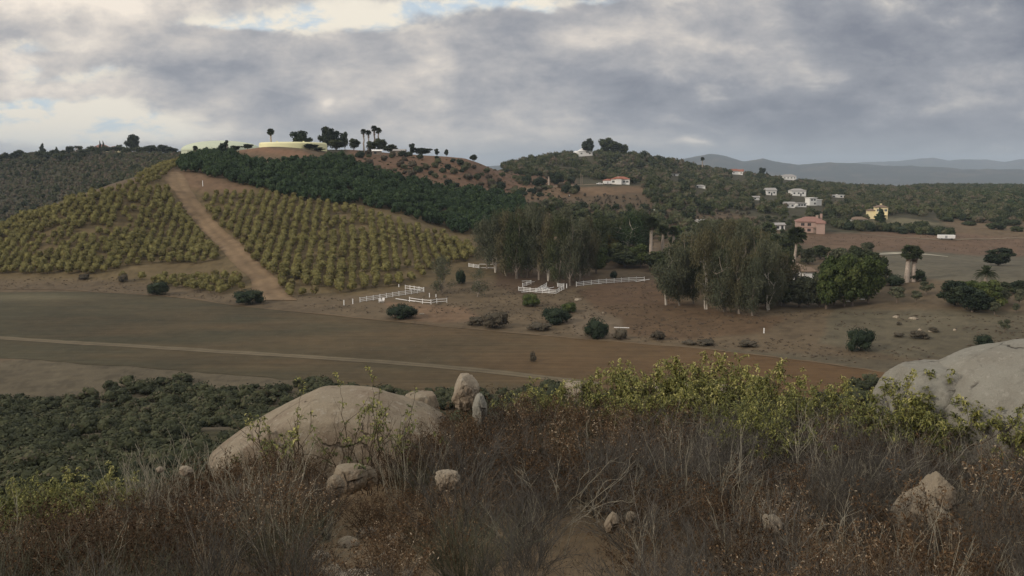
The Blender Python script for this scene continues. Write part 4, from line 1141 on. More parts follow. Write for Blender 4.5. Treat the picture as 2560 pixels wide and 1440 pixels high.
for k in order[:185]:
    s = rng_.uniform(.45, 1.0); m_ = rng_.choice(['oak_leaf', 'gum_leaf', 'oak_leaf', 'chaparral_leaf', 'green_leaf'])
    o = obj('woodland_tree', wm[m_][rng_.integers(5)], None, (near[0][k], near[1][k], near[2][k]), rng_.uniform(0, 6.28), (s, s, s * rng_.uniform(.8, 1.4)))
    tag(o, 'dull green tree in the woods between the yard and the far houses', 'tree', 'trees in the woods before the far houses')
rest = [(near[0][k], near[1][k], near[2][k], rng_.uniform(.5, 1.0)) for k in order[185:]]
wB = wood_points(P1, 9.5, 820, 1650, 94, .6)
vis = visible(wB[0], wB[1], wB[2], 7)
rest += [(x, y, z, rng_.uniform(.6, 1.25)) for x, y, z in zip(wB[0][vis], wB[1][vis], wB[2][vis])]
print('woods', len(order), len(rest))
half = len(rest) // 2
random.Random(3).shuffle(rest)
o = merged('far_woods', WF, [M_DARK], rest[:half], tint_spread=.9); tag(o, 'dark green woods over the far hill and ridge', 'woods', kind='stuff')
o = merged('far_brush_woods', WF, [M_CHAP], rest[half:], tint_spread=.9); tag(o, 'olive woods mixed through the far hillside', 'woods', kind='stuff')
# thick brush of the left background hill
PL = [(-500, 405), (0, 392), (200, 382), (450, 388), (455, 425), (330, 470), (200, 500), (0, 570), (-500, 640)]
pl = field_points(PL, 4.6, 4.6, .3, 2.0, 1150, 560, 95)
o = merged('hillside_brush', WB, [M_CHAP], [(x, y, z, rng_.uniform(.30, .62)) for x, y, z in zip(*pl[:3])], tint_spread=1.1); tag(o, 'grey-green brush covering the left background hill', 'brush', kind='stuff')
kk = rng_.random(len(pl[0])) < .045
o = merged('hillside_trees', WF, [M_DARK], [(x, y, z, rng_.uniform(.45, .85)) for x, y, z in zip(*[a[kk] for a in pl[:3]])], tint_spread=.9); tag(o, 'dull green trees mixed through the left background hill', 'trees', kind='stuff')
for i in range(48):
    px = -20 + i * 9.8 + rng_.uniform(-3, 3); x, y, z = at(px, rng_.uniform(800, 860)); s = rng_.uniform(.8, 1.5)
    o = obj('woodland_tree', wm['oak_leaf'][rng_.integers(5)], None, (x, y, z), 0, (s, s, s * .9))
    tag(o, 'dark rounded tree in the belt along the left background ridge', 'tree', 'trees along the left background ridge')
oak(20, 560, 46, 150, 'big dark green tree mass at the left edge behind the orchard ridge', 5, leaf=M_AVO, r=420, trunk=.02, n=4200, size=.5)
bush(330, 462, 10, 10, 'small dark bush on the orchard ridge', 2, rmin=330)
SB = field_points([(1290, 500), (1450, 488), (1640, 484), (1760, 512), (1930, 545), (1960, 575), (1800, 585), (1600, 575), (1350, 545)], 5.0, 5.0, .3, 2.2, 900, 330, 97)
kk = rng_.random(len(SB[0])) < .55
o = merged('brown_scrub', WB, [M_SCRUB], [(x, y, z, rng_.uniform(.16, .38)) for x, y, z in zip(*[a[kk] for a in SB[:3]])], tint_spread=1.1); tag(o, 'brown dry scrub on the slope below the red-roofed house', 'scrub', kind='stuff')
wt = wood_points([(1880, 540), (2010, 548), (2100, 548), (2170, 548), (2180, 562), (2090, 568), (1990, 572), (1890, 580)], 8, 380, 800, 98, .35)
for x, y, z in list(zip(*wt[:3]))[:55]:
    s = rng_.uniform(.4, .75); o = obj('woodland_tree', wm[rng_.choice(['oak_leaf', 'chaparral_leaf', 'gum_leaf'])][rng_.integers(5)], None, (x, y, z), rng_.uniform(0, 6.28), s)
    tag(o, 'dull tree in the belt behind the pink house', 'tree', 'trees in the belt behind the pink house')
# dry weeds and tussocks dotted over the bare ground round the yard
M_WEED = leaf_mat('weed_leaf', [(0.0, (.14, .105, .075)), (0.5, (.215, .165, .115)), (1.0, (.30, .24, .165))])
def weeds():
    rng = np.random.default_rng(44); gs = []
    for i in range(4):
        r2 = np.random.default_rng(640 + i); gs.append(crown_geo([(0, 0, .15, .5, .5, .28), (.3, .1, .1, .3, .3, .2)], 60, .2, 640 + i, core=.5, aspect=.35, csub=0))
    pl = []
    for poly, n in ([(-300, 690), (0, 692), (350, 695), (620, 735), (900, 748), (1000, 790), (640, 765), (350, 735), (0, 722), (-300, 720)], 500), ([(1000, 750), (1250, 700), (1620, 700), (1720, 780), (2050, 780), (2560, 790), (2650, 920), (2250, 920), (1900, 880), (1500, 845), (1150, 810)], 2200), ([(0, 740), (500, 755), (1000, 812), (1600, 866), (2200, 940), (1400, 960), (700, 940), (0, 890)], 1501), ([(2000, 590), (2560, 590), (2560, 640), (2300, 625), (2000, 610)], 400), ([(860, 390), (1250, 420), (1430, 460), (1300, 500), (1000, 445)], 500):
        p = np.array(poly); k = 0
        A = np.array([hit(a, b, 180)[:2] for a, b in poly]); lo, hi = A.min(0), A.max(0)
        q = rng.uniform(lo, hi, (n * 8, 2)); z = height(q[:, 0], q[:, 1]); px, py = project(q[:, 0], q[:, 1], z)
        ok = inpoly(px, py, poly) & (fbm2(q[:, 0] / 9, q[:, 1] / 9, 45) > -.12)
        pl += [(a[0], a[1], c, rng.uniform(.25, .85) * (.45 if n == 1501 else 1)) for a, c in list(zip(q[ok], z[ok]))[:n]]
    o = merged('dry_weeds', gs, [M_WEED], pl, rng, 1.2); tag(o, 'dry brown weeds dotted over the bare ground', 'weeds', kind='stuff')
weeds()
DK = field_points([(2335, 468), (2380, 461), (2470, 460), (2720, 468), (2720, 548), (2560, 530), (2470, 505), (2390, 485)], 7.5, 7.5, .3, 2.0, 1600, 700, 99)
o = merged('dark_grove', WF, [M_AVO], [(x, y, z, rng_.uniform(.6, 1.1)) for x, y, z in zip(*DK[:3])], tint_spread=.9); tag(o, 'very dark grove over the ridge at the far right', 'grove', kind='stuff')
# hedge below the yellow house
for i in range(34):
    px = 2095 + i * 8.6; py = 571 + i * .62
    bush(px + random.uniform(-4, 4), py + random.uniform(-3, 3), random.uniform(20, 28), random.uniform(26, 40), 'dark shrub in the long hedge behind the white trailer', 1 + i % 5, 'shrubs in the long hedge behind the trailer', leaf=[M_DARK, M_BUSH, M_CHAP][i % 3], n=900, size=.4, rmin=300)
for i, (px, py, hp, wp) in enumerate([(2395, 548, 16, 60), (2450, 556, 16, 60), (2500, 575, 20, 60), (2540, 566, 18, 60), (2370, 555, 14, 40), (2430, 565, 12, 40), (2310, 572, 20, 40), (2550, 580, 16, 40)]):
    bush(px, py, hp, wp, 'round shrub at the far edge of the dry terrace', 1 + i % 5, 'round shrubs at the far edge of the dry terrace', leaf=M_DARK, n=900, size=.4, rmin=300)
# trees planted in rows on the far right slope
fr = field_points([(2290, 478), (2420, 490), (2500, 530), (2440, 540), (2330, 520)], 13, 13, .6, 1.0, 1500, 600, 96)
for x, y, z in list(zip(*fr[:3]))[:160]:
    o = obj('grove_tree', wm['oak_leaf'][rng_.integers(5)], None, (x, y, z), 0, .55)
    tag(o, 'small dark tree in the spaced rows on the far right slope', 'tree', 'trees in spaced rows on the far right slope')

def name_by_order():
    """in small groups each tree is told apart by its place in the row"""
    O = ['first', 'second', 'third', 'fourth', 'fifth', 'sixth', 'seventh', 'eighth', 'ninth', 'tenth', 'eleventh', 'twelfth', 'thirteenth', 'fourteenth', 'fifteenth', 'sixteenth', 'seventeenth', 'eighteenth', 'nineteenth', 'twentieth']
    gr = {}
    for o in COL.objects:
        if o.parent is None and o.get('group') and o.get('label'): gr.setdefault(o['group'], []).append(o)
    for g, L in gr.items():
        if 1 < len(L) <= 20:
            L.sort(key=lambda o: float(project(o.location.x, o.location.y, o.location.z)[0]))
            for k, o in enumerate(L):
                o['label'] = (O[k] + ' from left: ' + o['label']) if len((O[k] + ' from left: ' + o['label']).split()) <= 16 else (O[k] + ' ' + o['label'])


# ================================================================== built things
M_WHITE = plain_mat('white_paint', (.80, .78, .74), .06, 1.0, .6)
M_POST = plain_mat('fence_white', (.86, .85, .82), .05, 1.0, .55)
M_PINK = plain_mat('pink_stucco', (.42, .30, .25), .08, .6, .9)
M_PINKROOF = plain_mat('rose_tiles', (.27, .155, .125), .2, 2.5, .9)
M_CREAM = plain_mat('cream_stucco', (.82, .70, .42), .06, .6, .9)
M_BROOF = plain_mat('brown_tiles', (.20, .145, .105), .2, 2.5, .9)
M_RROOF = plain_mat('red_tiles', (.30, .12, .08), .2, 2.5, .9)
M_GROOF = plain_mat('grey_shingle', (.34, .32, .30), .15, 2.5, .9)
M_GLASS = plain_mat('window_glass', (.035, .04, .045), .1, 1.0, .25, .5)
M_WOOD = plain_mat('weathered_wood', (.24, .19, .15), .25, 3.0, .9)
M_TANK = plain_mat('pale_yellow_steel', (.78, .74, .44), .05, .12, .6)
M_DOME = plain_mat('pale_green_concrete', (.52, .56, .42), .06, .1, .8)
M_NET = plain_mat('grey_netting', (.20, .195, .175), .12, .5, .9)
M_STEEL = plain_mat('grey_metal', (.35, .35, .35), .1, 2, .5, .4)
M_TYRE = plain_mat('black_rubber', (.03, .03, .03), .1, 2, .8)

def tank():
    k = 500 / F; x, y, _ = at(746, 505)
    t = thing('water_tank', (x, y, 6.0)); tag(t, 'big pale yellow cylindrical water tank on the orchard hilltop', 'water tank')
    n = 96; R = 19.3; prof = [(R, -5), (R, 6.4), (R - .12, 6.9), (R - .5, 7.25), (R - 1.2, 7.45)]
    def lathe(prof, close=True):
        V, Fc = [], []
        for r, z in prof:
            for i in range(n): a = 6.28318 * i / n; V.append((r * math.cos(a), r * math.sin(a), z))
        for j in range(len(prof) - 1):
            for i in range(n): Fc.append((j * n + i, j * n + (i + 1) % n, (j + 1) * n + (i + 1) % n, (j + 1) * n + i))
        if close: Fc.append(tuple((len(prof) - 1) * n + i for i in range(n)))
        return V, Fc
    MB().add(*lathe(prof, False)).obj('shell', M_TANK, t, smooth=True)
    MB().add(*lathe([(R - 1.2, 7.45), (R * .6, 7.7), (R * .2, 7.85)])).obj('roof', M_TANK, t, smooth=True)
    MB().bar((-8, -5, 7.6), (-8, -5, 8.3), .8).obj('vent', M_TANK, t)
    MB().bar((7, -4, 7.6), (7, -4, 8.3), .8).obj('vent', M_TANK, t)
    lad = MB()
    for s in (-.25, .25): lad.bar((s + 9, -R * .885 - .2, -2), (s + 9, -R * .885 - .2, 7.3), .06)
    for i in range(28): lad.bar((8.75, -R * .885 - .2, -2 + i * .33), (9.25, -R * .885 - .2, -2 + i * .33), .04)
    lad.obj('ladder', M_TANK, t)
    x, y, _ = at(572, 640)
    d = thing('domed_reservoir', (x, y, 8.4)); tag(d, 'pale green shallow domed reservoir behind the orchard hill', 'reservoir')
    R2 = 28.5; MB().add(*lathe([(R2, -6), (R2, 2.0), (R2 - .1, 2.6)], False)).obj('wall', M_DOME, d, smooth=True)
    MB().add(*lathe([(R2 + .3, 2.6)] + [((R2 + .3) * math.cos(a), 2.6 + 7.6 * math.sin(a) ** .9) for a in np.linspace(0.06, 1.5, 14)])).obj('dome', M_DOME, d, smooth=True)
tank()

def house(px, py, depth_m, size, rz, label, wall, roofm, kind='hip', storeys=1, wins=((-.3, 0), (.3, 0)), side_wins=(), chim=(), door=None, wings=(), rh=2.0, eave=.5, frames=False, z=None, cat='house', band=None, sink=3.0, porch=None):
    """a house whose front foot is seen at px, py at the given distance; size = width, depth, wall height"""
    k_ = 1.0
    if py is None: x, y, zz = at(px, depth_m)
    else:
        x, y, zz, _ = hit(px, py, max(220, depth_m * .7)); k_ = y / depth_m
    if z is not None: zz = z
    w, d, h = size
    t = thing('house', (x, y + d * k_ / 2, zz), rz, k_); tag(t, label, cat)
    m_ = MB().box(-w / 2, w / 2, -d / 2, d / 2, -sink, h)
    for (wx, wy, ww, wd, wh) in wings: m_.box(wx - ww / 2, wx + ww / 2, wy - wd / 2, wy + wd / 2, -sink, wh)
    m_.obj('wall', wall, t)
    def roof(cx, cy, ww, dd, z0, kd, hh):
        e = eave; a0, a1, b0, b1 = cx - ww / 2 - e, cx + ww / 2 + e, cy - dd / 2 - e, cy + dd / 2 + e
        r = MB()
        if kd == 'flat':
            r.box(a0, a1, b0, b1, z0 + .003, z0 + .35)
        else:
            i = min(ww, dd) / 2 * (1.0 if kd == 'hip' else 0)
            if ww >= dd: p, q = (a0 + i, cy), (a1 - i, cy)
            else: p, q = (cx, b0 + i), (cx, b1 - i)
            z0 += .003
            V = [(a0, b0, z0), (a1, b0, z0), (a1, b1, z0), (a0, b1, z0), (a0, b0, z0 + .2), (a1, b0, z0 + .2), (a1, b1, z0 + .2), (a0, b1, z0 + .2), (p[0], p[1], z0 + .2 + hh), (q[0], q[1], z0 + .2 + hh)]
            Fc = [(0, 3, 2, 1), (0, 1, 5, 4), (1, 2, 6, 5), (2, 3, 7, 6), (3, 0, 4, 7)]
            if ww >= dd: Fc += [(4, 5, 9, 8), (5, 6, 9), (6, 7, 8, 9), (7, 4, 8)]
            else: Fc += [(4, 5, 8), (5, 6, 9, 8), (6, 7, 9), (7, 4, 8, 9)]
            r.add(V, Fc)
        return r.obj('roof', roofm, t)
    rf = roof(0, 0, w, d, h, kind, rh)
    for (wx, wy, ww, wd, wh) in wings: roof(wx, wy, ww, wd, wh, kind, rh * .6)
    sh = h / storeys
    def window(cx, cz, face=0, ww=1.6, wh=1.3):
        yy = -d / 2
        def B(a0, a1, o0, o1, z0, z1): 
            b = MB()
            if face == 0: return b.box(a0, a1, yy - o1, yy - o0, z0, z1)
            sgn = 1 if face > 0 else -1; X0, X1 = sorted((sgn * (w / 2 + o0), sgn * (w / 2 + o1)))
            return b.box(X0, X1, a0, a1, z0, z1)
        o = B(cx - ww / 2, cx + ww / 2, -.05, .03, cz - wh / 2, cz + wh / 2).obj('window', M_GLASS, t)
        if frames:
            f = B(cx - ww / 2 - .12, cx + ww / 2 + .12, .035, .09, cz + wh / 2, cz + wh / 2 + .12)
            g = B(cx - .05, cx + .05, .035, .09, cz - wh / 2, cz + wh / 2); f.add(g.V, g.Fs)
            g = B(cx - ww / 2 - .12, cx + ww / 2 + .12, .035, .12, cz - wh / 2 - .12, cz - wh / 2); f.add(g.V, g.Fs)
            f.obj('window_frame', M_WHITE if wall is not M_PINK else M_PINKROOF, o)
    for (fx, st) in wins: window(fx * w, st * sh + sh * .55)
    for (fy, st, side) in side_wins: window(fy * d, st * sh + sh * .55, side)
    if door is not None: MB().box(door * w - .6, door * w + .6, -d / 2 - .05, -d / 2 + .05, 0, 2.3).obj('door', M_WOOD if wall is not M_WHITE else M_GLASS, t)
    for (cx, cy, ch) in chim:
        c = MB().box(cx - .55, cx + .55, cy - .45, cy + .45, h - .5, h + rh + ch); c.box(cx - .65, cx + .65, cy - .55, cy + .55, h + rh + ch, h + rh + ch + .2)
        c.obj('chimney', wall, rf)
    if band: MB().box(-w / 2 - .06, w / 2 + .06, -d / 2 - .06, d / 2 + .06, sh - .12, sh + .12).obj('trim_band', roofm, t)
    if porch:
        p = MB(); x0, x1 = porch
        for q in np.linspace(x0, x1, 4): p.box(q * w - .12, q * w + .12, -d / 2 - 1.9, -d / 2 - 1.66, 0, 2.7)
        p.box(x0 * w - .3, x1 * w + .3, -d / 2 - 2.1, -d / 2 - .003, 2.7, 2.95); p.obj('porch', M_WOOD if wall is M_PINK else wall, t)
    return t
house(2032, 583, 428, (13.6, 10, 5.6), math.radians(-14), 'big pink stucco two-storey house with rose roof and twin chimneys on the dry terrace', M_PINK, M_PINKROOF, 'hip', 2,
      [(-.28, 1), (-.05, 1), (-.05, 0), (.34, 1)], [(-.2, 1, 1), (.2, 1, 1), (.1, 0, 1)], [(3.2, -1, .7), (5.4, 1.5, 1.4)], .18, [(4.6, -5.8, 4.0, 3.0, 5.0)], 2.2, frames=True, band=True, porch=(.1, .26))
house(2207, 548, 548, (7.2, 8, 7.4), math.radians(-12), 'tall cream yellow house with brown roof and chimney beyond the hedge', M_CREAM, M_BROOF, 'hip', 2,
      [(-.3, 1), (.0, 1), (.32, 1), (-.3, 0), (-.05, 0)], [(-.2, 1, 1), (.2, 0, 1), (-.2, 0, -1)], [(0, 0, .6)], .2, [(-5.5, 1, 5, 6, 5.2)], 1.6, frames=True, porch=(.05, .4))
house(1928, 488, 760, (9, 8, 4), .1, 'small white gabled house, left of the upper pair on the wooded slope', M_WHITE, M_GROOF, 'gable', 1, [(-.25, 0), (.25, 0)], rh=2.2, door=0)
house(1996, 490, 750, (13, 8, 4.4), .05, 'long white house with grey roof, right of the upper pair on the wooded slope', M_WHITE, M_GROOF, 'hip', 1, [(-.3, 0), (0, 0), (.3, 0)], rh=1.8, door=.15)
house(2030, 514, 680, (6.5, 6, 5.8), .3, 'white two-storey cube house with flat roof below the long white house', M_WHITE, M_WHITE, 'flat', 2, [(-.2, 1), (.25, 0), (.2, 1)], wings=[(6, 1, 6, 5, 4.2)])
house(2003, 518, 665, (7.5, 6, 3.0), .2, 'low white villa wing left of the cube house', M_WHITE, M_GROOF, 'flat', 1, [(-.3, 0), (0, 0), (.3, 0)])
house(1975, 520, 660, (7.5, 6, 3.2), .0, 'low grey-white cottage at the left end of the villas', M_WHITE, M_GROOF, 'gable', 1, [(-.25, 0), (.25, 0)], rh=1.3)
house(2094, 494, 730, (10.5, 5, 1.8), .0, 'very low white flat-roofed building right of the villas', M_WHITE, M_WHITE, 'flat', 1, [(-.3, 0), (.3, 0)], chim=[(0, 0, -1.4)])
house(1974, 441, 1080, (17, 9, 4.6), .0, 'wide white house on the far ridge between trees', M_WHITE, M_GROOF, 'hip', 1, [(-.35, 0), (-.1, 0), (.15, 0), (.38, 0)], rh=2.2)
house(1836, 436, 1060, (8, 8, 4), .2, 'small white red-roofed house on the far ridge, left of two', M_WHITE, M_RROOF, 'gable', 1, [(-.2, 0)], rh=2.5)
house(1852, 436, 1065, (8, 8, 4), -.3, 'small white red-roofed house on the far ridge, right of two', M_WHITE, M_RROOF, 'gable', 1, [(.2, 0)], rh=2.5)
house(1553, 461, 612, (13, 9, 3.6), math.radians(-8), 'white house with red tile roof on the brown shelf', M_WHITE, M_RROOF, 'hip', 1, [(-.38, 0), (.38, 0), (.2, 0)], [(.1, 0, 1)], [(-1.5, -2, -.2)], .05, [(-1.2, -5.2, 4.2, 3.6, 4.0), (-9, 1, 7, 6, 2.6)], 1.7, frames=True)
house(1463, 386, 925, (15, 9, 5.0), .1, 'bright white house on top of the wooded hill', M_WHITE, M_WHITE, 'hip', 1, [(-.3, 0), (.3, 0)], chim=[(2, 0, 1.5)], rh=3.2, wings=[(-9, 2, 7, 6, 3.6)])
house(1540, 380, 930, (10, 6, 3.4), .0, 'small pale house among the hilltop gum trees', M_WHITE, M_GROOF, 'flat', 1, [(-.3, 0), (.3, 0)])
house(1948, 575, 440, (5.6, 4, 2.5), .1, 'small white shed house left of the pink house', M_WHITE, M_GROOF, 'gable', 1, [(-.2, 0)], rh=1.0, door=.25)
house(1841, 612, 330, (5.0, 4, 1.8), .3, 'little white roofed shelter among the trees left of the pink house', M_WHITE, M_WHITE, 'hip', 1, [(-.2, 0)], rh=.7)
house(1985, 702, 262, (11.0, 8, 3.0), math.radians(8), 'white house with wide brown roof hidden among the leafy trees', M_WHITE, M_BROOF, 'hip', 1, [(-.38, 0), (-.25, 0), (-.1, 0)], (), [(.4, 0, .4)], .02, [(3.6, -4.2, 3.6, 2.6, 2.9)], 2.0, frames=True)
house(250, 376, 840, (13, 9, 4.0), .1, 'salmon-roofed house at the skyline on the left hill', M_CREAM, M_PINKROOF, 'hip', 1, [(-.3, 0), (.3, 0)], rh=3.0, wings=[(11, 2, 9, 7, 3.5)])
house(941, 387, 575, (6, 5, 2.4), .2, 'small white-roofed shed on the hilltop, left of two', M_WOOD, M_WHITE, 'gable', 1, [(-.2, 0)], rh=.9)
house(998, 387, 585, (8, 5, 2.6), -.1, 'small grey-roofed shed on the hilltop, right of two', M_WOOD, M_GROOF, 'gable', 1, [(.2, 0)], rh=1.0)
house(1326, 412, 880, (12, 6, 2.4), .1, 'low pale greenhouse roof half hidden under the wooded hill', M_WHITE, M_GROOF, 'flat', 1, [(-.3, 0), (.3, 0)])

house(2150, 560, 520, (9, 6, 2.6), .1, 'low dark-roofed house half hidden left of the yellow house', M_WHITE, M_BROOF, 'hip', 1, [(-.3, 0), (.2, 0)], rh=1.5)
house(1755, 562, 480, (5, 4, 2.0), .2, 'tiny white shed in the brown scrub behind the gum grove', M_WHITE, M_GROOF, 'gable', 1, [(-.2, 0)], rh=.8)
house(1626, 550, 500, (4, 3, 1.8), .0, 'tiny pale hut behind the row of fan palms', M_WHITE, M_GROOF, 'gable', 1, [(.2, 0)], rh=.7)
house(1690, 440, 900, (10, 6, 2.0), .1, 'low pale roof on the wooded hill below the skyline, upper', M_WHITE, M_GROOF, 'flat', 1, [(-.2, 0)])
house(1750, 470, 860, (11, 6, 2.0), -.1, 'low pale roof on the wooded hill below the skyline, lower', M_WHITE, M_GROOF, 'hip', 1, [(-.2, 0)], rh=.9)
house(1890, 500, 780, (7, 5, 2.4), .2, 'tiny white cottage left of the upper pair of white houses', M_WHITE, M_GROOF, 'gable', 1, [(-.2, 0)], rh=1.0)

def trailer(px, py, L, Wd, H, rz, label, name, cat, r=None, pick=False):
    x, y, z, r = hit(px, py, 300); t = thing(name, (x, y, z), rz); tag(t, label, cat)
    if not pick:
        MB().box(-L / 2, L / 2, -Wd / 2, Wd / 2, .75, .75 + H).obj('body', M_WHITE, t, bevel=.06)
        MB().box(-L / 2 + .3, L / 2 - .3, -Wd / 2 + .1, Wd / 2 - .1, .5, .748).obj('chassis', M_STEEL, t)
        MB().box(-L * .12, L * .02, -Wd / 2 - .03, -Wd / 2 + .05, .85, .65 + H * .9).obj('door', M_STEEL, t)
        xs = (-L * .3, L * .3)
    else:
        MB().box(-2.4, 2.4, -.95, .95, .45, 1.0).box(-.9, .9, -.85, .85, 1.002, 1.6).obj('body', M_WHITE, t, bevel=.12)
        MB().box(-.8, .8, -.88, .88, 1.05, 1.45).obj('window', M_GLASS, t)
        xs = (-1.5, 1.5)
    for q in xs:
        for s in (-1, 1):
            MB().tube([(q, s * Wd * .5 - s * .3, .4), (q, s * Wd * .5 - s * .02, .4)], [.42, .42], 14).obj('wheel', M_TYRE, t)
    return t
trailer(2365, 599, 8.2, 2.6, 1.7, math.radians(-8), 'long white trailer parked on the farm road before the hedge', 'trailer', 'trailer')
trailer(1520, 462, 6.0, 2.4, 2.0, 0, 'white box truck body parked left of the red-roofed house', 'box_truck', 'truck')
trailer(1499, 462, 4.6, 1.9, 1.0, 0, 'white car parked left of the box truck', 'parked_car', 'car', pick=True)

def pole(px, py, hp, label, cross=True, w=.13, mt=None, name='utility_pole', cat='utility pole', rmin=200):
    x, y, z, r = hit(px, py, rmin); h = hp * depth(x, y, z) / F
    t = thing(name, (x, y, z)); tag(t, label, cat)
    MB().tube([(0, 0, -.3), (0, 0, h)], [w, w * .75], 8).obj('pole', mt or M_WOOD, t)
    if cross: MB().bar((-.9, 0, h * .93), (.9, 0, h * .93), .12).obj('crossarm', M_WOOD, t)
pole(2472, 656, 40, 'thin grey utility pole beside the round tree on the netted slope')
pole(1452, 461, 27, 'utility pole on the hill road, left of two', w=.22, rmin=420)
pole(1455.5, 462, 24, 'utility pole on the hill road, right of two', w=.22, rmin=420)
pole(1635, 541, 18, 'pale pole standing above the row of fan palms', cross=False, w=.2, mt=M_WHITE)
pole(912, 384, 16, 'thin grey pole under the skyline palms', cross=False, w=.2, mt=M_STEEL, rmin=430)

# --- white rail fences -------------------------------------------------
def fence(pts, hgt, label, rails=3, loose_last=False, r0=200):
    P = [hit(a, b, r0)[:3] for a, b in pts]
    o = P[0]; t = thing('rail_fence', o); tag(t, label, 'fence')
    Q = [(p[0] - o[0], p[1] - o[1], p[2] - o[2]) for p in P]
    for q in Q:
        MB().box(q[0] - .075, q[0] + .075, q[1] - .075, q[1] + .075, q[2] - .2, q[2] + hgt).box(q[0] - .11, q[0] + .11, q[1] - .11, q[1] + .11, q[2] + hgt + .002, q[2] + hgt + .06).obj('post', M_POST, t)
    for k in range(rails):
        m_ = MB(); f = (k + 1) / rails - .13
        for a, b in zip(Q[:-1], Q[1:]):
            m_.bar((a[0], a[1] - .11, a[2] + hgt * f), (b[0], b[1] - .11, b[2] + hgt * f), .05, .14)
        m_.obj('rail', M_POST, t)
    return t
def z2(lst, ox, oy): return [(ox + a / 4, oy + b / 4) for a, b in lst]
fence(z2([(1040, 623), (1107, 612), (1173, 603), (1240, 592), (1305, 581), (1368, 570), (1430, 560), (1495, 551), (1553, 541), (1613, 533), (1680, 522)], 640, 600), 1.35, 'long white rail fence running up to the zigzag corner', 3)
fence(z2([(1493, 495), (1540, 500), (1582, 505), (1630, 513), (1674, 520)], 640, 600), 1.3, 'short white fence meeting the long one at the zigzag corner', 2)
fence(z2([(1535, 618), (1665, 638), (1750, 644), (1808, 634), (1908, 628)], 640, 600), 1.3, 'bent white fence above the wide low dark bush', 2)
fence(z2([(2128, 270), (2173, 276), (2230, 284)], 640, 600), 1.25, 'short three-post white fence at the left foot of the gum grove', 3)
fence(z2([(66, 514), (119, 516), (180, 522), (238, 528), (304, 531), (370, 536), (440, 541)], 1280, 600), 1.35, 'front side of the white corral', 3)
fence(z2([(440, 541), (470, 521), (496, 508), (519, 495)], 1280, 600), 1.35, 'right side of the white corral', 3)
fence(z2([(519, 472), (455, 468)], 1280, 600), 1.1, 'short back fence at the right corner of the white corral', 3)
fence(z2([(105, 470), (148, 457), (190, 443)], 1280, 600), 1.2, 'left side of the white corral', 3)
fence(z2([(240, 525), (292, 497), (345, 468)], 1280, 600), 1.2, 'white divider fence slanting across the corral', 3)
fence(z2([(643, 465), (717, 458), (793, 448), (867, 440), (943, 435), (1021, 431), (1094, 424), (1168, 419), (1243, 415)], 1280, 600), 1.45, 'long white three-rail fence across the back of the yard', 3)
fence(z2([(1243, 415), (1322, 413)], 1280, 600), 1.4, 'last broken bay of the yard fence beside the forked gum', 2)
def lone_post(px, py, h, label):
    x, y, z, r = hit(px, py, 200)
    o = MB().box(-.11, .11, -.11, .11, -.2, h).box(-.14, .14, -.14, .14, h + .002, h + .07).obj('fence_post', M_POST, None, (x, y, z)); tag(o, label, 'post')
for a in [(860, 765, 1.55, 'leftmost lone white post at the field side'), (882, 760, 1.35, 'second lone white post, left of the long fence'), (1073.7, 743.5, 1.15, 'lone white post inside the bent fence, taller one'), (1090, 743, .75, 'short lone white post inside the bent fence'),
          (997, 718, .8, 'tiny white post by the orchard trees'), (1416.5, 720.5, 1.35, 'lone white post right of the corral'), (1908, 872, 1.1, 'thin white stake at the field edge'), (1424, 492, 1.2, 'tiny white stake behind the gum grove'), (507, 466, 2.4, 'white marker post beside the top of the dirt path')]: lone_post(*a)
def plank(px, py, L, rz, label, zt=.12, w=.16, pitch=0, name='fallen_rail'):
    x, y, z, r = hit(px, py, 200)
    o = MB().bar((-L / 2, 0, zt), (L / 2, 0, zt + pitch), w, .12).obj(name, M_POST, None, (x, y, z)); o.rotation_euler = (0, 0, rz); tag(o, label, 'rail')
rr_ = random.Random(4)
for i in range(9): plank(1362 + rr_.uniform(-10, 18), 728 - rr_.uniform(0, 8), rr_.uniform(1.8, 3.2), rr_.uniform(-.5, 1.3), 'loose white rail in the heap inside the corral', .1 + i * .05, pitch=rr_.uniform(-.1, .5)); COL.objects[-1]['group'] = 'loose rails heaped inside the corral'
plank(1013, 752, 7.5, math.radians(-38), 'fallen white rails between the long fence and the bent one', .25, .2, -.1)
plank(1316, 704, 3, .3, 'loose white rail behind the corral, upper', .2); plank(1326, 708, 4, .8, 'loose white rail behind the corral, lower', .3)
plank(1312, 731, 2.4, .5, 'white rail lying before the corral front'); plank(1492, 710, 3, .05, 'white rail lying below the long yard fence')
plank(1606, 705, 5, .3, 'white rail sagging to the ground at the end of the yard fence', .2, .16, .6); plank(1216, 664, 5, -.1, 'upper loose rail at the left foot of the gum grove', .5); plank(1218, 671, 5, -.15, 'lower loose rail at the left foot of the gum grove', .2)
plank(1554, 824, 3.6, -.15, 'long white plank lying behind the tall round bush', .08, .2, name='plank')
plank(2124, 756, 1.8, 0, 'small white plank at the foot of the leafy trees, left', .3, .25, name='plank'); plank(2155, 751, 1.4, 0, 'small white plank at the foot of the leafy trees, right', .3, .25, name='plank')
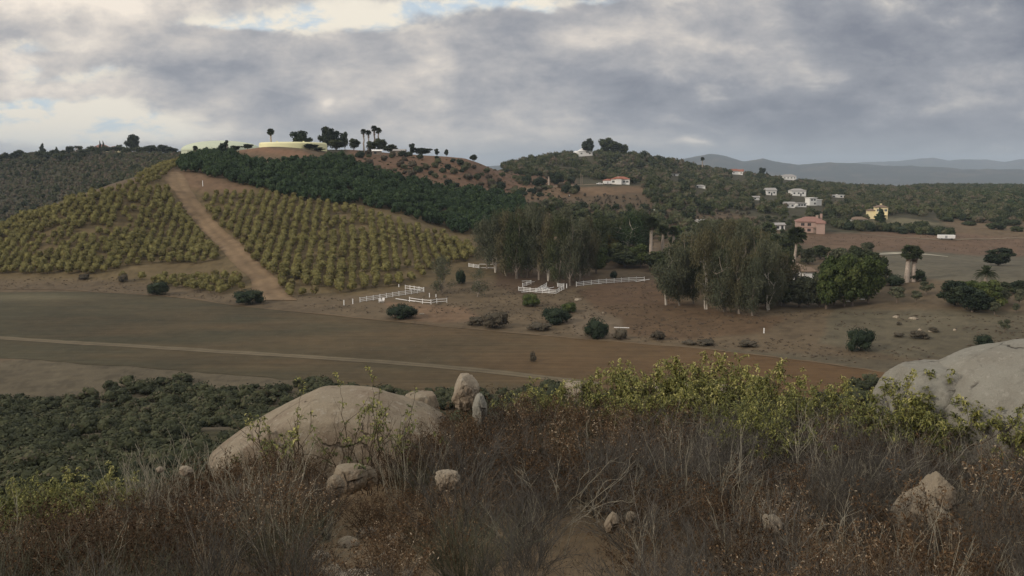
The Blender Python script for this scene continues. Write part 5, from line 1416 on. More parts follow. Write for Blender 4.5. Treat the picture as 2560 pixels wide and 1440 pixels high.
def chair(px, py, rz, label):
    x, y, z, r = hit(px, py, 200); t = thing('lawn_chair', (x, y, z), rz, 1.15); tag(t, label, 'chair', 'white lawn chairs by the long fence')
    s = MB(); 
    for i in range(5): s.box(-.3, .3, -.25 + i * .11, -.16 + i * .11, .36 - i * .02, .385 - i * .02)
    s.obj('seat', M_WHITE, t); b = MB()
    for i in range(5): b.bar((-.24 + i * .12, .28, .28), (-.26 + i * .13, .62, 1.0 + .04 * (2 - abs(i - 2))), .1, .03)
    b.obj('backrest', M_WHITE, t)
    for s_ in (-1, 1):
        MB().box(s_ * .36 - .07, s_ * .36 + .07, -.32, .42, .58, .61).obj('armrest', M_WHITE, t)
        MB().bar((s_ * .33, -.28, 0), (s_ * .33, -.28, .577), .07).obj('leg', M_WHITE, t); MB().bar((s_ * .33, .5, 0), (s_ * .33, .1, .40), .07).obj('leg', M_WHITE, t)
chair(951, 757, .4, 'white slatted lawn chair, left of the pair by the long fence'); chair(956.5, 756, -.3, 'white slatted lawn chair, right of the pair by the long fence')

# --- rocks -------------------------------------------------------------
from mathutils import noise as mn
def rock_mat(name, base, dark, lich, crack=1.0):
    m_, T, b = mat_new(name)
    tc = T.node('ShaderNodeTexCoord'); P = tc.outputs['Object']
    n1 = T.noise(P, 1.1, 9, .68); n2 = T.noise(P, 9, 8, .7); n3 = T.noise(P, 60, 4, .7)
    col = T.mix(T.smooth(n1, .38, .68), base, dark)
    col = T.mix(T.mul(T.smooth(n2, .52, .68), .75), col, lich)
    st = T.noise(T.mix(1.0, P, (3.2, 3.2, .55), 'MULTIPLY'), 1.6, 6, .65)
    col = T.mix(T.mul(T.smooth(st, .52, .70), .5), col, tuple(c * .62 for c in dark))
    col = T.mix(T.mul(T.smooth(T.noise(P, 26, 5, .7), .60, .70), .5), col, tuple(c * .45 for c in dark))
    g = T.add(.75, T.mul(n3, .5)); col = T.mix(1.0, col, T.xyz(g, g, g), 'MULTIPLY')
    v = T.node('ShaderNodeTexVoronoi', feature='DISTANCE_TO_EDGE'); T.put(v.inputs['Vector'], T.mix(.35, P, T.noise(P, 2.5, 4, .6, 0, 1), 'ADD')); v.inputs['Scale'].default_value = 1.1 * crack
    cr = T.m('SUBTRACT', 1.0, T.smooth(v.outputs['Distance'], 0.0, .022))
    cr = T.mul(cr, T.smooth(T.noise(P, 1.3, 3, .5), .5, .62))
    col = T.mix(T.mul(cr, .8), col, (.06, .05, .04))
    T.t.links.new(col, b.inputs['Base Color'])
    bn = T.node('ShaderNodeBump'); bn.inputs['Strength'].default_value = .9; bn.inputs['Distance'].default_value = .07
    T.put(bn.inputs['Height'], T.sub(T.add(T.mul(n2, .6), T.mul(n3, .35)), T.mul(cr, 1.2))); T.t.links.new(bn.outputs[0], b.inputs['Normal'])
    b.inputs['Roughness'].default_value = .95
    return m_
M_ROCK = rock_mat('buff_granite', (.30, .25, .18), (.225, .17, .12), (.41, .365, .29))
M_ROCKG = rock_mat('grey_granite', (.285, .27, .225), (.235, .215, .175), (.35, .33, .28), .8)
M_ROCKW = rock_mat('pale_granite', (.36, .305, .23), (.22, .165, .115), (.46, .41, .33), 5)
ICO5 = ico(5); ICO3 = ico(3)
def boulder(name, px, d, size, label, m_=None, seed=0, planes=(), amp=.10, rz=0.0, lift=0.0, skew=(0, 0), cat='boulder', hi=True, top=None, group=None):
    """rounded granite block; size = half extents in metres; planes = (nx, ny, nz, distance) flats"""
    iv, it = ICO5 if hi else ICO3
    V = iv.copy(); L = np.array(size, float)
    off = seed * 7.31
    nn = np.array([mn.fractal(Vector(p) * 1.3 + Vector((off, 0, off)), .9, 2.1, 6) for p in V]) 
    n2 = np.array([mn.fractal(Vector(p) * 5 + Vector((0, off, 3)), .8, 2.1, 4) for p in V])
    V = V * (1 + nn * amp * 1.4 + n2 * amp * .18)[:, None]
    for (a, b, c, dd) in planes:
        q = unit(np.array([a, b, c], float)); s = V @ q - dd
        V = V - q * np.where(s > 0, s * .88, 0)[:, None]
    V = V * L; V[:, 0] += V[:, 2] * skew[0]; V[:, 1] += V[:, 2] * skew[1]
    x, y, z = at(px, d)
    if top is not None:
        a, s = ray(px, top); z = float(s) * math.hypot(x, y) - V[:, 2].max()
    o = obj(name, new_mesh(name, V, [it], [m_ or M_ROCK], smooth=True), None, (x, y, z + lift), rz)
    return tag(o, label, cat, group)
FG = []   # footprints (x, y, radius) kept clear of brush
def big(*a, **k):
    o = boulder(*a, **k); FG.append((o.location.x, o.location.y, max(a[3][0], a[3][1]) * .8)); return o
big('boulder', 830, 12.4, (2.0, 1.35, 1.2), 'big rounded buff boulder with long left slope, centre left of the foreground', M_ROCK, 1, [(-.69, -.05, .72, .80), (.6, -.2, .75, .93), (0, -1, .25, .80), (0, 0, 1, .96)], .05, top=983, skew=(.06, 0))
big('boulder', 2615, 13.0, (2.05, 1.6, 1.35), 'huge pale grey domed boulder at the right edge', M_ROCKG, 2, [(-.8, -.2, .62, .93), (.1, -1, .2, .86)], .04, top=854)
big('boulder', 2335, 13.2, (.86, .8, .85), 'lower pale lobe of rock left of the huge right boulder', M_ROCKG, 3, [(-.9, 0, .4, .75), (0, 0, 1, .85)], .08, top=915)
big('rock', 1160, 12.6, (.21, .22, .30), 'cracked pale rock standing above the brown brush', M_ROCKW, 4, [(.5, -.3, .8, .75), (-.9, -.2, .5, .62), (0, 0, 1, .85)], .16, top=937)
big('rock', 1197, 12.2, (.11, .15, .26), 'small smooth rock leaning right of the cracked pale rock', M_ROCKG, 5, [], .10, top=982)
big('rock', 1045, 14.2, (.36, .4, .7), 'low brown rock behind the right shoulder of the central boulder', M_ROCK, 6, [(0, 0, 1, .8)], .12, top=982)
big('boulder', 1720, 16.6, (1.5, .8, 1.6), 'pale boulder glimpsed behind the green shrubs', M_ROCKW, 7, [(0, 0, 1, .7)], .08, top=968)
big('rock', 1440, 15.5, (.28, .4, .9), 'pale slab peeping out left of the green shrubs', M_ROCKW, 8, [(0, 0, 1, .8)], .12, top=955)
big('rock', 2368, 7.9, (.20, .18, .30), 'buff rock with a rounded head in the brush at the right', M_ROCK, 9, [(-.7, 0, .7, .6)], .14, top=1185)
big('rock', 2320, 7.8, (.22, .18, .30), 'left shoulder of the round-headed buff rock', M_ROCK, 42, [(-.7, 0, .7, .6)], .14, top=1225)
big('rock', 2395, 7.6, (.20, .18, .26), 'low shoulder of buff rock below the round-headed one', M_ROCK, 10, [(.6, 0, .8, .6)], .12, top=1262)
big('rock', 862, 9.6, (.19, .18, .20), 'flat-topped buff rock at the head of the sandy patch', M_ROCK, 11, [(0, 0, 1, .6)], .1, top=1166)
big('rock', 824, 9.0, (.10, .11, .13), 'rounded orange rock left of the flat-topped rock', M_ROCK, 12, [], .06, top=1188)
big('rock', 905, 9.9, (.12, .12, .15), 'small buff rock right of the flat-topped rock', M_ROCK, 13, [], .1, top=1162)
big('rock', 1116, 8.3, (.12, .10, .13), 'cracked pale rock in the brown brush near the middle', M_ROCKW, 14, [(0, 0, 1, .7)], .2, top=1178)
big('rock', 440, 8.6, (.07, .07, .05), 'pale weathered rock in the brown brush at the left', M_ROCKW, 15, [], .2, top=1168)
big('rock', 372, 8.6, (.035, .04, .03), 'small white stone in the brown brush at the left', M_ROCKW, 16, [], .15, top=1170)
big('rock', 1538, 6.8, (.06, .06, .10), 'pointed buff stone beside the grey twigs, centre right', M_ROCK, 17, [(-.6, 0, .6, .5)], .12, top=1280)
big('rock', 1960, 6.9, (.075, .16, .07), 'long buff rock between brown shrubs, right of centre', M_ROCK, 18, [(0, 0, 1, .6)], .12, top=1300)
#big('rock', 1968, 6.3, (.09, .16, .08), 'buff slab below the long rock, right of centre', M_ROCK, 19, [(0, 0, 1, .5)], .1, top=1345)
big('rock', 1590, 7.4, (.05, .06, .05), 'little brown stone behind the pointed one', M_ROCK, 21, [], .1, top=1280)
STN = ['slab half sunk in the sand', 'largest cracked slab', 'small wedge stone', 'round pebble at the left', 'pebble beside the round one', 'flat stone at the bottom edge', 'long flat stone at the bottom', 'stone beside the flat-topped rock', 'pebble right of the slabs', 'stone below the flat-topped rock', 'long stone in the upper sand', 'stone at the right rim of the sand', 'pebble under the withered shrub', 'tiny stone on the right sandy spot', 'second tiny stone on the right sandy spot', 'stone right of the right sandy spot']
for i, (px, d, sx, sy, szz) in enumerate([(800, 5.9, .13, .10, .07), (870, 5.5, .15, .11, .08), (915, 5.9, .06, .05, .05), (780, 5.5, .04, .04, .04), (812, 5.4, .05, .04, .04), (925, 5.3, .08, .06, .05),
        (868, 5.2, .09, .06, .05), (775, 6.6, .09, .08, .07), (950, 6.5, .06, .05, .05), (905, 8.0, .11, .09, .08), (850, 7.3, .10, .12, .07), (980, 7.4, .11, .09, .07), (1005, 5.8, .05, .05, .04), (1400, 5.6, .05, .05, .03), (1520, 5.7, .05, .04, .03), (1690, 5.5, .07, .05, .05)]):
    boulder('stone', px, d, (sx, sy, szz), 'buff ' + STN[i] + ' on the sandy patch' if i < 13 else 'buff ' + STN[i], [M_ROCK, M_ROCKW][i % 2], 30 + i, [(0, 0, 1, .7)], .13, hi=False, group='stones on the sandy patch', cat='stone', lift=szz * .25)
def far_stone(px, py, w, h, label):
    x, y, z, r = hit(px, py, 180); k = depth(x, y, z) / F; iv, it = ICO3
    V = iv * np.array([w * k / 2, w * k / 2, h * k]) * (1 + np.array([mn.fractal(Vector(p) * 2 + Vector((px, 0, 0)), .9, 2, 4) for p in iv]) * .25)[:, None]
    tag(obj('stone', new_mesh('stone', V, [it], [M_ROCKW], smooth=True), None, (x, y, z)), label, 'stone')
for a in [(2240, 794, 16, 5, 'pale stone on the dry right slope, upper left one'), (2283, 797, 22, 4, 'long pale stone on the dry right slope'), (2300, 826, 10, 4, 'small pale stone left of the white pair'), (2328, 829, 14, 5, 'white stone in the middle of the dry right slope'), (2387, 827, 8, 5, 'upright pale stone on the dry right slope'),
          (1445, 750, 20, 4, 'flat white stone slab on the bank below the yard'), (1054, 786, 14, 3, 'pale stone at the right tip of the wide low bush'), (1508, 783, 6, 3, 'tiny white stone above the tall round bush'), (2224, 682, 12, 8, 'pale stone at the left corner of the netted slope'), (2498, 733, 18, 10, 'white covered stack beside the date palm cluster')]: far_stone(*a)

# ================================================================== foreground brush
M_BROWN = leaf_mat('dry_seed_heads', [(0.0, (.045, .028, .015)), (0.3, (.095, .052, .024)), (0.6, (.165, .095, .046)), (0.85, (.27, .175, .095)), (1.0, (.56, .45, .32))], rnd=.6)
M_STEM = leaf_mat('brown_stems', [(0.0, (.065, .047, .032)), (0.6, (.135, .098, .064)), (1.0, (.34, .27, .19))], rnd=.3)
M_GREY = leaf_mat('grey_twigs', [(0.0, (.055, .050, .042)), (0.5, (.105, .095, .080)), (0.9, (.19, .17, .145)), (1.0, (.36, .32, .27))], rnd=.35)
M_BROOM = leaf_mat('green_grey_stems', [(0.0, (.055, .058, .034)), (0.5, (.11, .112, .072)), (1.0, (.25, .24, .17))], rnd=.3)
M_STALK = leaf_mat('straw_stalks', [(0.0, (.26, .24, .17)), (1.0, (.48, .43, .33))], rnd=.3)
M_LAUREL = leaf_mat('laurel_leaf', [(0.0, (.06, .07, .022)), (0.45, (.145, .155, .036)), (0.8, (.30, .285, .065)), (1.0, (.58, .52, .18))], spec=.3, rough=.55, rnd=.3)

def stems(n, h, spread, rng, S=7, base_r=.12, curve=.25, lean=(0, 0)):
    """n curved stems from a crown at the ground"""
    a = rng.uniform(0, 6.283, n); tl = spread * rng.random(n) ** .6
    d = np.stack([np.cos(a) * np.sin(tl) + lean[0], np.sin(a) * np.sin(tl) + lean[1], np.cos(tl)], -1); d = unit(d)
    o = np.stack([np.cos(a), np.sin(a), a * 0], -1) * (base_r * rng.random(n) ** .5)[:, None]; o[:, 2] = -.06
    L = h * rng.uniform(.55, 1.05, n)
    t = np.linspace(0, 1, S)
    side = unit(np.cross(d, rng.normal(size=(n, 3))))
    P = o[:, None] + d[:, None] * (t[None, :, None] * L[:, None, None]) + side[:, None] * ((t ** 2)[None, :, None] * (L * curve * rng.normal(size=n) * .6)[:, None, None])
    P[:, :, 2] += (np.sin(t * 3.14) * .05)[None] * L[:, None]
    P += rng.normal(size=P.shape) * (.012 * h) * t[None, :, None]
    return P
def kids(P, per, length, spread, rng, t0=.3, t1=1.0, S=4, up=.25):
    K, S0, _ = P.shape; n = K * per
    k = np.repeat(np.arange(K), per); t = rng.uniform(t0, t1, n) * (S0 - 1) * .999
    i = t.astype(int); f = (t - i)[:, None]
    o = P[k, i] * (1 - f) + P[k, i + 1] * f
    d = unit(P[k, i + 1] - P[k, i]); e = unit(d + rng.normal(size=(n, 3)) * spread + np.array([0, 0, up]))
    L = length * rng.uniform(.4, 1.15, n); tt = np.linspace(0, 1, S)
    Q = o[:, None] + e[:, None] * (tt[None, :, None] * L[:, None, None]) + rng.normal(size=(n, S, 3)) * (.06 * L)[:, None, None] * tt[None, :, None]
    return Q
def rad(P, r0, r1): return np.tile(np.linspace(r0, r1, P.shape[1]), (len(P), 1))
def put(G, P, r0, r1, rng, mi=0, tl=.15, th=.85, sides=3):
    V, q = tubes(P, rad(P, r0, r1), sides); G.add(V, q, np.repeat(rng.uniform(tl, th, len(P)), P.shape[1] * sides), mi)
def tufts(G, P, per, size, rng, mi, t0=.2, jitter=.012, aspect=.6, tl=0, th=1):
    K, S, _ = P.shape; n = K * per
    k = np.repeat(np.arange(K), per); t = (t0 + (1 - t0) * rng.random(n) ** .8) * (S - 1) * .999; i = t.astype(int); f = (t - i)[:, None]
    o = P[k, i] * (1 - f) + P[k, i + 1] * f + rng.normal(size=(n, 3)) * jitter
    V, q = cards(o, unit(rng.normal(size=(n, 3))), size, aspect, rng); G.add(V, q, np.repeat(rng.beta(1.6, 2.2, n) * (th - tl) + tl, 4), mi)
def g_brown(seed, h=.85, n=46):
    rng = np.random.default_rng(seed); G = Geo()
    A = stems(n, h, .75, rng, base_r=.2); B = kids(A, 7, h * .26, .55, rng, .3); C = kids(B, 3, h * .10, .8, rng, .3, S=3)
    put(G, A, .0032, .0016, rng, 0); put(G, B, .0016, .0010, rng, 0); put(G, C, .0010, .0008, rng, 0)
    tufts(G, C, 3, .021, rng, 1, .1, .008); tufts(G, B, 3, .024, rng, 1, .35, .010)
    return G
def g_brown_leafy(seed, h=.8, n=38):
    rng = np.random.default_rng(seed); G = Geo()
    A = stems(n, h, .6, rng, base_r=.22, curve=.35); B = kids(A, 6, h * .22, .5, rng, .25)
    put(G, A, .004, .002, rng, 0); put(G, B, .002, .0012, rng, 0)
    tufts(G, B, 8, .034, rng, 1, .05, .012, .34); tufts(G, A, 10, .036, rng, 1, .4, .02, .34)
    return G
def g_grey(seed, h=.8, n=34, lean=(0, 0), fine=1.0):
    rng = np.random.default_rng(seed); G = Geo()
    A = stems(n, h, .85, rng, base_r=.12, curve=.5, lean=lean); B = kids(A, 7, h * .38, .42, rng, .2, S=5); C = kids(B, 4, h * .20, .5, rng, .25)
    put(G, A, .0045 * fine, .002, rng, 0); put(G, B, .0022 * fine, .0011, rng, 0); put(G, C, .0011, .0008, rng, 0)
    return G
def g_broom(seed, h=.75, n=240, lean=(0, 0)):
    rng = np.random.default_rng(seed); G = Geo()
    A = stems(n, h, .7, rng, base_r=.2, curve=.6, lean=lean); B = kids(A, 2, h * .4, .25, rng, .3, S=4)
    put(G, A, .0022, .0011, rng, 0); put(G, B, .0013, .0008, rng, 0)
    return G
def g_stalk(seed, h=1.25, n=13):
    rng = np.random.default_rng(seed); G = Geo()
    A = stems(n, h, .32, rng, S=9, base_r=.25, curve=.22, lean=(.08, 0)); B = kids(A, 3, h * .16, .35, rng, .5, S=3)
    put(G, A, .0045, .0018, rng, 0, .3, 1, 4); put(G, B, .0016, .001, rng, 0, .3, 1)
    return G
def g_branch(seed, h=1.1, n=6):
    """bleached dead branches, thick and forked"""
    rng = np.random.default_rng(seed); G = Geo()
    A = stems(n, h, .95, rng, S=8, base_r=.08, curve=.4); B = kids(A, 4, h * .45, .45, rng, .25, S=6); C = kids(B, 4, h * .2, .5, rng, .3)
    put(G, A, .0055, .002, rng, 0, .2, .8, 5); put(G, B, .003, .0013, rng, 0, .4, 1, 4); put(G, C, .0018, .0009, rng, 0, .3, 1)
    return G
def g_laurel(seed, h=1.5, n=26, leafn=10, sparse=.64):
    """laurel sumac: bare lower stems, drooping folded leaves in tufts at the shoot tips"""
    rng = np.random.default_rng(seed); G = Geo()
    A = stems(n, h, .8, rng, S=8, base_r=.2, curve=.3); B = kids(A, 6, h * .28, .5, rng, .35, S=5, up=.5); C = kids(B, 2, h * .12, .5, rng, .4, S=3, up=.6)
    put(G, A, .009, .004, rng, 0, .1, .6, 5); put(G, B, .004, .002, rng, 0, .1, .7, 4); put(G, C, .002, .0014, rng, 0)
    tips = np.concatenate([A[:, -1], B[:, -1], B[:, 3], C[:, -1]]); tips = tips[rng.random(len(tips)) < sparse]
    zt = np.clip((tips[:, 2] - h * .35) / (h * .5), 0, 1); tips = tips[rng.random(len(tips)) < .15 + .85 * zt]
    m_ = leafn; n = len(tips) * m_; k = np.repeat(np.arange(len(tips)), m_)
    a = rng.uniform(0, 6.283, n); el = rng.uniform(-.1, 1.2, n)
    d = np.stack([np.cos(a) * np.cos(el), np.sin(a) * np.cos(el), np.sin(el)], -1)
    L = rng.uniform(.07, .12, n)[:, None]; w = L * .17
    o = tips[k] + rng.normal(size=(n, 3)) * .022
    side = unit(np.cross(d, [0, 0, 1.0])); dn = np.array([0, 0, -1.0])
    p0 = o; p1 = o + d * L * .38 + dn * L * .02; p2 = o + d * L * .72 + dn * L * .18; p3 = o + d * L * .90 + dn * L * .52
    fold = np.array([0, 0, .45])
    V = np.stack([p0, p1 + side * w + fold * w, p1, p1 - side * w + fold * w, p2 + side * w * .85 + fold * w, p2, p2 - side * w * .85 + fold * w, p3], 1)
    b = np.arange(n)[:, None] * 8
    T3 = np.concatenate([b + np.array([[0, 1, 2]]), b + np.array([[0, 2, 3]]), b + np.array([[4, 7, 5]]), b + np.array([[5, 7, 6]])])
    Q4 = np.concatenate([b + np.array([[1, 4, 5, 2]]), b + np.array([[2, 5, 6, 3]])])
    tint = np.clip(rng.normal(.5, .2, n) + (tips[k, 2] / h - .7) * .5, 0, 1)
    tt = np.repeat(tint, 8)
    G.add(V.reshape(-1, 3), Q4, tt, 1)
    G.T3.append(T3 + G.n - n * 8); G.tm.append(np.full(len(T3), 1))
    return G

KIND = {}
def variants(key, name, fn, seeds, mats, **kw):
    KIND[key] = (name, [fn(s, **kw).mesh(name, mats) for s in seeds])
variants('brown', 'buckwheat_shrub', g_brown, range(1, 6), [M_STEM, M_BROWN])
variants('leafy', 'dried_leafy_shrub', g_brown_leafy, range(11, 15), [M_STEM, M_BROWN])
variants('grey', 'bare_twig_shrub', g_grey, range(21, 26), [M_GREY])
variants('greylean', 'leaning_twig_shrub', g_broom, range(31, 33), [M_GREY], lean=(-.5, -.1), n=330, h=.7)
variants('broom', 'broom_shrub', g_broom, range(41, 45), [M_BROOM])
variants('stalk', 'dry_stalk_clump', g_stalk, range(51, 55), [M_STALK])
variants('branch', 'dead_branch_shrub', g_branch, range(61, 65), [M_STALK])
variants('laurel', 'laurel_shrub', g_laurel, range(71, 76), [M_STEM, M_LAUREL])
variants('laurels', 'laurel_shrub', g_laurel, range(81, 84), [M_STEM, M_LAUREL], n=9, sparse=.22, leafn=7)
INFO = {'brown': ('rust-brown seed-headed shrub in the foreground thicket', 'shrub', 'rust-brown shrubs of the foreground thicket'),
 'leafy': ('brown shrub with withered leaves in the foreground thicket', 'shrub', 'withered leafy shrubs of the foreground thicket'),
 'grey': ('leafless grey twiggy shrub in the foreground thicket', 'shrub', 'leafless grey shrubs of the foreground thicket'),
 'greylean': ('blue-grey wispy shrub leaning left beside the sandy patch', 'shrub', 'blue-grey leaning shrubs beside the sandy patch'),
 'broom': ('pale green-grey wiry shrub low in the foreground', 'shrub', 'green-grey wiry shrubs low in the foreground'),
 'stalk': ('clump of tall straw-coloured dry stalks sticking out of the brush', 'stalks', 'tall dry stalks above the brush'),
 'branch': ('bleached forked dead branches rising from the brush', 'dead shrub', 'bleached dead branches in the brush'),
 'laurel': ('yellow-green drooping-leaved shrub on the crest below the field', 'shrub', 'yellow-green shrubs along the crest'),
 'laurels': ('thin open shrub with few drooping green leaves by the big boulder', 'shrub', 'thin green-tipped shrubs by the central boulder')}
fr_ = np.random.default_rng(123)
COUNT = {}
def plant(key, x, y, s, label=None, group=True, sz=None):
    name, ms = KIND[key]; lb, cat, gr = INFO[key]
    o = obj(name, ms[fr_.integers(len(ms))], None, (x, y, float(height(x, y))), fr_.uniform(0, 6.283) if key != 'greylean' else fr_.uniform(-.5, .5), (s, s, (sz or s)))
    tag(o, label or lb, cat, gr if not label else None); COUNT[key] = COUNT.get(key, 0) + 1
    return o
def xy(px, d):
    x, y, z = at(px, d); return x, y
SAND = [[(790, 1190), (900, 1170), (1000, 1215), (1040, 1290), (1000, 1335), (930, 1290), (890, 1345), (945, 1470), (950, 1560), (760, 1560), (770, 1440), (790, 1300)],
        [(1350, 1345), (1460, 1335), (1590, 1350), (1600, 1440), (1610, 1560), (1330, 1560), (1340, 1440)],
        [(1920, 1290), (2005, 1275), (2010, 1400), (1900, 1410)], [(1075, 1200), (1160, 1200), (1150, 1250), (1080, 1250)]]
def in_sand(px, py): return any(inpoly([px], [py], s)[0] for s in SAND)
# crest shrubs placed by eye
for px, d, s in [(1480, 14.6, .72), (1530, 15.2, .86), (1590, 14.4, .84), (1650, 15.6, .98), (1700, 14.6, .88), (1765, 15.4, 1.00), (1820, 14.2, .92), (1880, 15.4, .98), (1940, 14.4, .86), (1985, 13.2, .78),
        (2040, 14.6, .76), (2100, 13.8, .72), (2150, 15.0, .76), (2200, 13.0, .70), (2260, 12.2, .70), (2310, 11.8, .68), (2610, 11.0, .66), (2670, 11.5, .7), (2330, 12.6, .95), (2380, 12.4, .92),
        (1560, 13.2, .62), (1740, 13.2, .66), (1860, 12.8, .66), (1350, 14.5, .72), (1310, 15.2, .66), (1420, 14.4, .66), (1900, 11.2, .6), (1950, 10.8, .58), (2440, 13.4, .8)]:
    plant('laurel', *xy(px, d), s * 1.0)
for px, d, s in [(20, 10.5, .62), (70, 11.2, .66), (130, 10.8, .60), (190, 11.3, .58), (-40, 10.0, .6), (250, 12.0, .5), (-90, 11.5, .7), (60, 9.4, .5), (150, 9.6, .45)]:
    plant('laurel', *xy(px, d), s, 'green shrub spilling over the edge at the lower left', True)['group'] = 'green shrubs at the lower left edge'
for px, d, s in [(760, 10.6, .85), (850, 10.4, .80), (920, 10.2, .82), (700, 11.2, .85), (1000, 10.8, .75), (640, 10.6, .62)]:
    plant('laurels', *xy(px, d), s)
for px, d, s in [(300, 9.6, .9), (350, 10.2, 1.0), (400, 9.8, .95), (450, 10.4, 1.0), (500, 10.8, .9), (270, 10.4, .9), (330, 11, 1.0), (560, 11.2, .85), (380, 10.6, .9), (1700, 11.6, .8), (1460, 9.5, .7), (1760, 10.6, .7), (2150, 9, .7), (1150, 8.6, .6), (640, 7.4, .6), (220, 7.6, .6), (520, 6.2, .5)]:
    plant('stalk', *xy(px, d), s)
for px, d, s in [(2120, 6.2, .62), (1720, 10.2, .75), (1800, 8.6, .7), (1310, 6.6, .5), (2080, 8.6, .7), (2250, 9.2, .7), (1560, 7.8, .55), (300, 6.4, .5), (1660, 5.8, .45), (1840, 11.5, .8)]:
    plant('branch', *xy(px, d), s)
for px, d, s in [(735, 8.3, .82), (765, 7.7, .8), (700, 7.9, .75)]:
    plant('greylean', *xy(px, d), s)
for px, d, s in [(1150, 11.3, 1.0), (1215, 11.2, 1.05), (1100, 11.6, .9), (1270, 12.2, 1.1), (1250, 13.2, 1.25), (1310, 13.0, 1.25), (1370, 12.8, 1.2), (1220, 12.6, 1.15), (1430, 12.6, 1.1), (1340, 12.0, 1.15), (1480, 12.2, 1.05), (1180, 10.6, .95), (1060, 11.0, .75), (560, 10.6, .7), (640, 10.4, .6), (700, 10.0, .62), (480, 10.6, .75)]:
    plant('brown', *xy(px, d), s)
for i in range(64):
    px = fr_.uniform(-60, 2620); d = fr_.uniform(5.0, 12.5)
    if not in_sand(px, 1200): plant('stalk' if i % 3 else 'branch', *xy(px, d), fr_.uniform(.45, .78) * (.8 if d < 7 else 1.1))
for px, d, s in [(430, 10.9, .85), (475, 10.5, .95), (520, 10.9, .95), (575, 10.6, .9), (620, 10.2, .85), (665, 10.7, .9), (720, 10.8, .72), (775, 10.6, .6), (960, 10.9, .62), (1030, 11.0, .8), (1085, 11.3, .9)]:
    plant('leafy', *xy(px, d), s)
# the thicket itself
pts = []
tries = 0
while tries < 14000:
    tries += 1
    d = 3.9 + 13.6 * fr_.random() ** .8; px = fr_.uniform(-220, 2780)
    x, y = xy(px, d); z = float(height(x, y)); _, py = project(x, y, z); py = float(py)
    md = .40 + .022 * d
    if any((x - a) ** 2 + (y - b) ** 2 < md * md for a, b in pts): continue
    if any((x - a) ** 2 + (y - b) ** 2 < (c * .95 + .05) ** 2 for a, b, c in FG): continue
    if in_sand(px, py): continue
    u = fr_.random()
    hs = .78 + .2 * fr_.random()
    if px < 700:
        if d > 11.5 and px < 420: continue
        if d < 6.2: key = 'broom' if (u < .45 and px > 280) else 'grey' if u < .7 else 'brown' if px > 120 else 'broom'
        elif d < 8: key = 'brown' if u < .5 else 'grey' if u < .75 else 'leafy'
        elif d < 13: key = 'brown' if u < .6 else 'leafy' if u < .85 else 'grey'
        else: continue
        hs *= .80 if d < 11 else .66
    elif px < 1120:
        if d < 7: key = 'leafy' if u < .45 else 'grey' if u < .8 else 'broom'; hs *= .62
        elif d < 10: key = 'leafy' if u < .5 else 'brown' if u < .75 else 'grey'; hs *= .62
        elif d < 11.5: key = 'brown' if u < .5 else 'grey'; hs *= .6
        else:
            if px < 1000: continue
            key = 'brown'; hs *= .9
    elif px < 1720:
        if d < 6.4: key = 'grey' if u < .5 else 'broom' if u < .62 else 'leafy'; hs *= .68
        elif d < 8: key = 'grey' if u < .45 else 'brown'; hs *= .85
        else: key = 'brown' if u < .68 else 'leafy' if u < .8 else 'grey'; hs *= 1.08
        if d > 13.5: hs *= .95
    else:
        if d < 7.5: key = 'grey' if u < .4 else 'leafy' if u < .75 else 'brown'; hs *= .80
        elif d < 12.5: key = 'grey' if u < .72 else 'brown' if u < .85 else 'leafy'; hs *= 1.05
        else: key = 'grey' if u < .6 else 'brown'; hs *= 1.1
    if d < 5.0: hs *= .75
    pts.append((x, y))
    if key == 'brown' and fr_.random() < .28: key = 'grey' if fr_.random() < .5 else 'broom'; hs *= .9
    if key == 'grey' and fr_.random() < .15: key = 'leafy' if px > 1000 else 'brown'
    plant(key, x, y, hs * 1.15, sz=hs * fr_.uniform(.85, 1.1) * 1.05)
print('foreground', len(pts), COUNT)

# low dry litter and grass over the sand, one mass
def litter():
    rng = np.random.default_rng(9); G = Geo(); n = 26000
    d = 3.6 + 14 * rng.random(n) ** .75; a = rng.uniform(-.68, .68, n)
    x, y = np.sin(a) * d, np.cos(a) * d
    k = fbm2(x / .7, y / .7, 88) + rng.normal(size=n) * .25 > -.05
    x, y = x[k], y[k]; n = len(x); z = height(x, y)
    ang = rng.uniform(0, 6.28, n); tl = rng.uniform(.3, 1.5, n); L = rng.uniform(.04, .17, n)
    e = np.stack([np.cos(ang) * np.sin(tl), np.sin(ang) * np.sin(tl), np.cos(tl)], -1) * L[:, None]
    t = np.linspace(0, 1, 3); P = np.stack([x, y, z - .005], -1)[:, None] + e[:, None] * t[None, :, None] + rng.normal(size=(n, 3, 3)) * .006
    V, q = tubes(P, rad(P, .0016, .0008), 3); G.add(V, q, np.repeat(rng.random(n), 9), 0)
    m_ = 14000; d = 3.6 + 10 * rng.random(m_) ** .7; a = rng.uniform(-.68, .68, m_); x, y = np.sin(a) * d, np.cos(a) * d
    Pn = np.stack([x, y, height(x, y) + .012], -1); V, q = cards(Pn, unit(np.array([0, 0, 1.0]) + rng.normal(size=(m_, 3)) * .5), .022, .5, rng); G.add(V, q, np.repeat(rng.random(m_), 4), 1)
    tag(obj('dry_grass', G.mesh('dry_grass', [M_STEM, M_BROWN])), 'short dry grass and litter on the sandy ground', 'grass', kind='stuff')
litter()
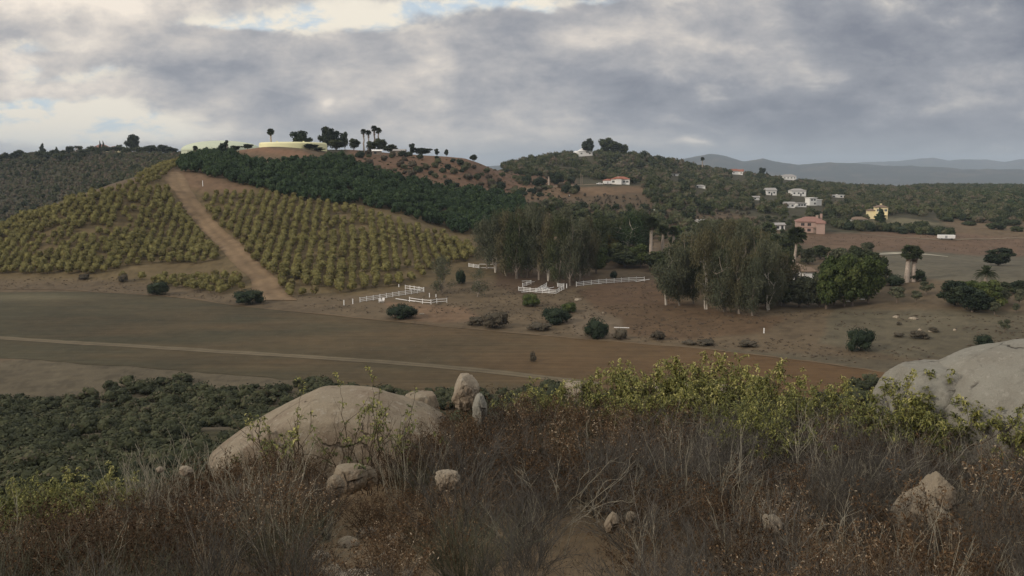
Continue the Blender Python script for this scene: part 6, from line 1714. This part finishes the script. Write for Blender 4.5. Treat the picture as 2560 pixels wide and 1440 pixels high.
# green scrub covering the slope below the crest
def slope_scrub():
    rng = np.random.default_rng(19); n = 9800
    d = 19 + 140 * rng.random(n) ** .75; a = rng.uniform(-.70, .70, n); x, y = np.sin(a) * d, np.cos(a) * d
    px, py = project(x, y, height(x, y))
    dens = np.clip((fbm2(x / 12, y / 12, 18) + .55) * 1.6, .15, 1)
    k = (rng.random(n) < dens) & (d * np.cos(a) < 141 - fbm2(x / 16, y / 16, 17) * 30)
    g1 = [crown_geo(dome_lumps(np.random.default_rng(600 + i), 8, 1.0, 1.25, base=-.1), 330, .16, 600 + i, core=.72, aspect=.6, inner=.55, csub=0) for i in range(5)]
    g2 = [crown_geo(dome_lumps(np.random.default_rng(610 + i), 6, 1.0, 1.25, base=-.1), 150, .24, 610 + i, core=.72, aspect=.6, inner=.55, csub=0) for i in range(5)]
    x, y, d = x[k], y[k], d[k]; pl = np.stack([x, y, height(x, y), rng.uniform(.45, 1.05, len(x)) * (1 + d / 160)], -1)
    for gs, sel, lb in ((g1, d < 60, 'dark green scrub on the steep slope just below the crest'), (g2, d >= 60, 'dark green scrub at the foot of the slope beside the field')):
        tag(merged('slope_scrub', gs, [M_SLOPE], pl[sel], rng, .8), lb, 'scrub', kind='stuff')
M_SLOPE = leaf_mat('slope_scrub_leaf', [(0.0, (.045, .052, .028)), (0.45, (.078, .086, .042)), (0.8, (.12, .12, .06)), (1.0, (.16, .13, .09))])
slope_scrub()

# --- haze --------------------------------------------------------------
def haze():
    m_ = bpy.data.materials.new('haze_air'); m_.use_nodes = True; nt = m_.node_tree
    for n in list(nt.nodes): nt.nodes.remove(n)
    o = nt.nodes.new('ShaderNodeOutputMaterial'); v = nt.nodes.new('ShaderNodeVolumePrincipled')
    v.inputs['Color'].default_value = (.72, .85, 1.0, 1); v.inputs['Density'].default_value = 0.8e-4; v.inputs['Anisotropy'].default_value = 0.0
    nt.links.new(v.outputs[0], o.inputs['Volume'])
    b = MB().box(-19500, 19500, -400, 21500, -300, 250).obj('haze', m_); tag(b, kind='stuff', label='thin blue haze over the valley', cat='haze')
haze()
def zone_names():
    """foreground shrubs are named by the patch of ground they stand on"""
    XS = [(450, 'at the left'), (760, 'below the big boulder'), (1090, 'around the sandy patch'), (1420, 'in the middle'), (1760, 'right of the middle'), (2130, 'below the green crest shrubs'), (9999, 'by the round-headed rock')]
    KN = {v[2]: v for v in INFO.values()}
    W = {'brown': 'rust-brown seed-headed', 'leafy': 'brown withered leafy', 'grey': 'leafless grey twiggy', 'broom': 'green-grey wiry', 'stalk': 'tall dry straw', 'branch': 'bleached dead', 'laurel': 'yellow-green drooping-leaved'}
    rev = {INFO[k][2]: k for k in W}
    for o in COL.objects:
        g = o.get('group')
        if o.parent is not None or g not in rev: continue
        x, y = o.location.x, o.location.y; d = math.hypot(x, y); px = float(project(x, y, o.location.z)[0])
        zx = next(n for v, n in XS if px < v); zy = 'front row' if d < 6.6 else 'second row' if d < 8.6 else 'third row' if d < 11 else 'back row'
        k = rev[g]; nm = {'stalk': 'stalk clump', 'branch': 'shrub'}.get(k, 'shrub')
        o['group'] = f"{W[k]} {nm}s, {zy}, {zx}"; o['label'] = f"{W[k]} {nm} in the {zy} {zx}"
zone_names()
name_by_order()
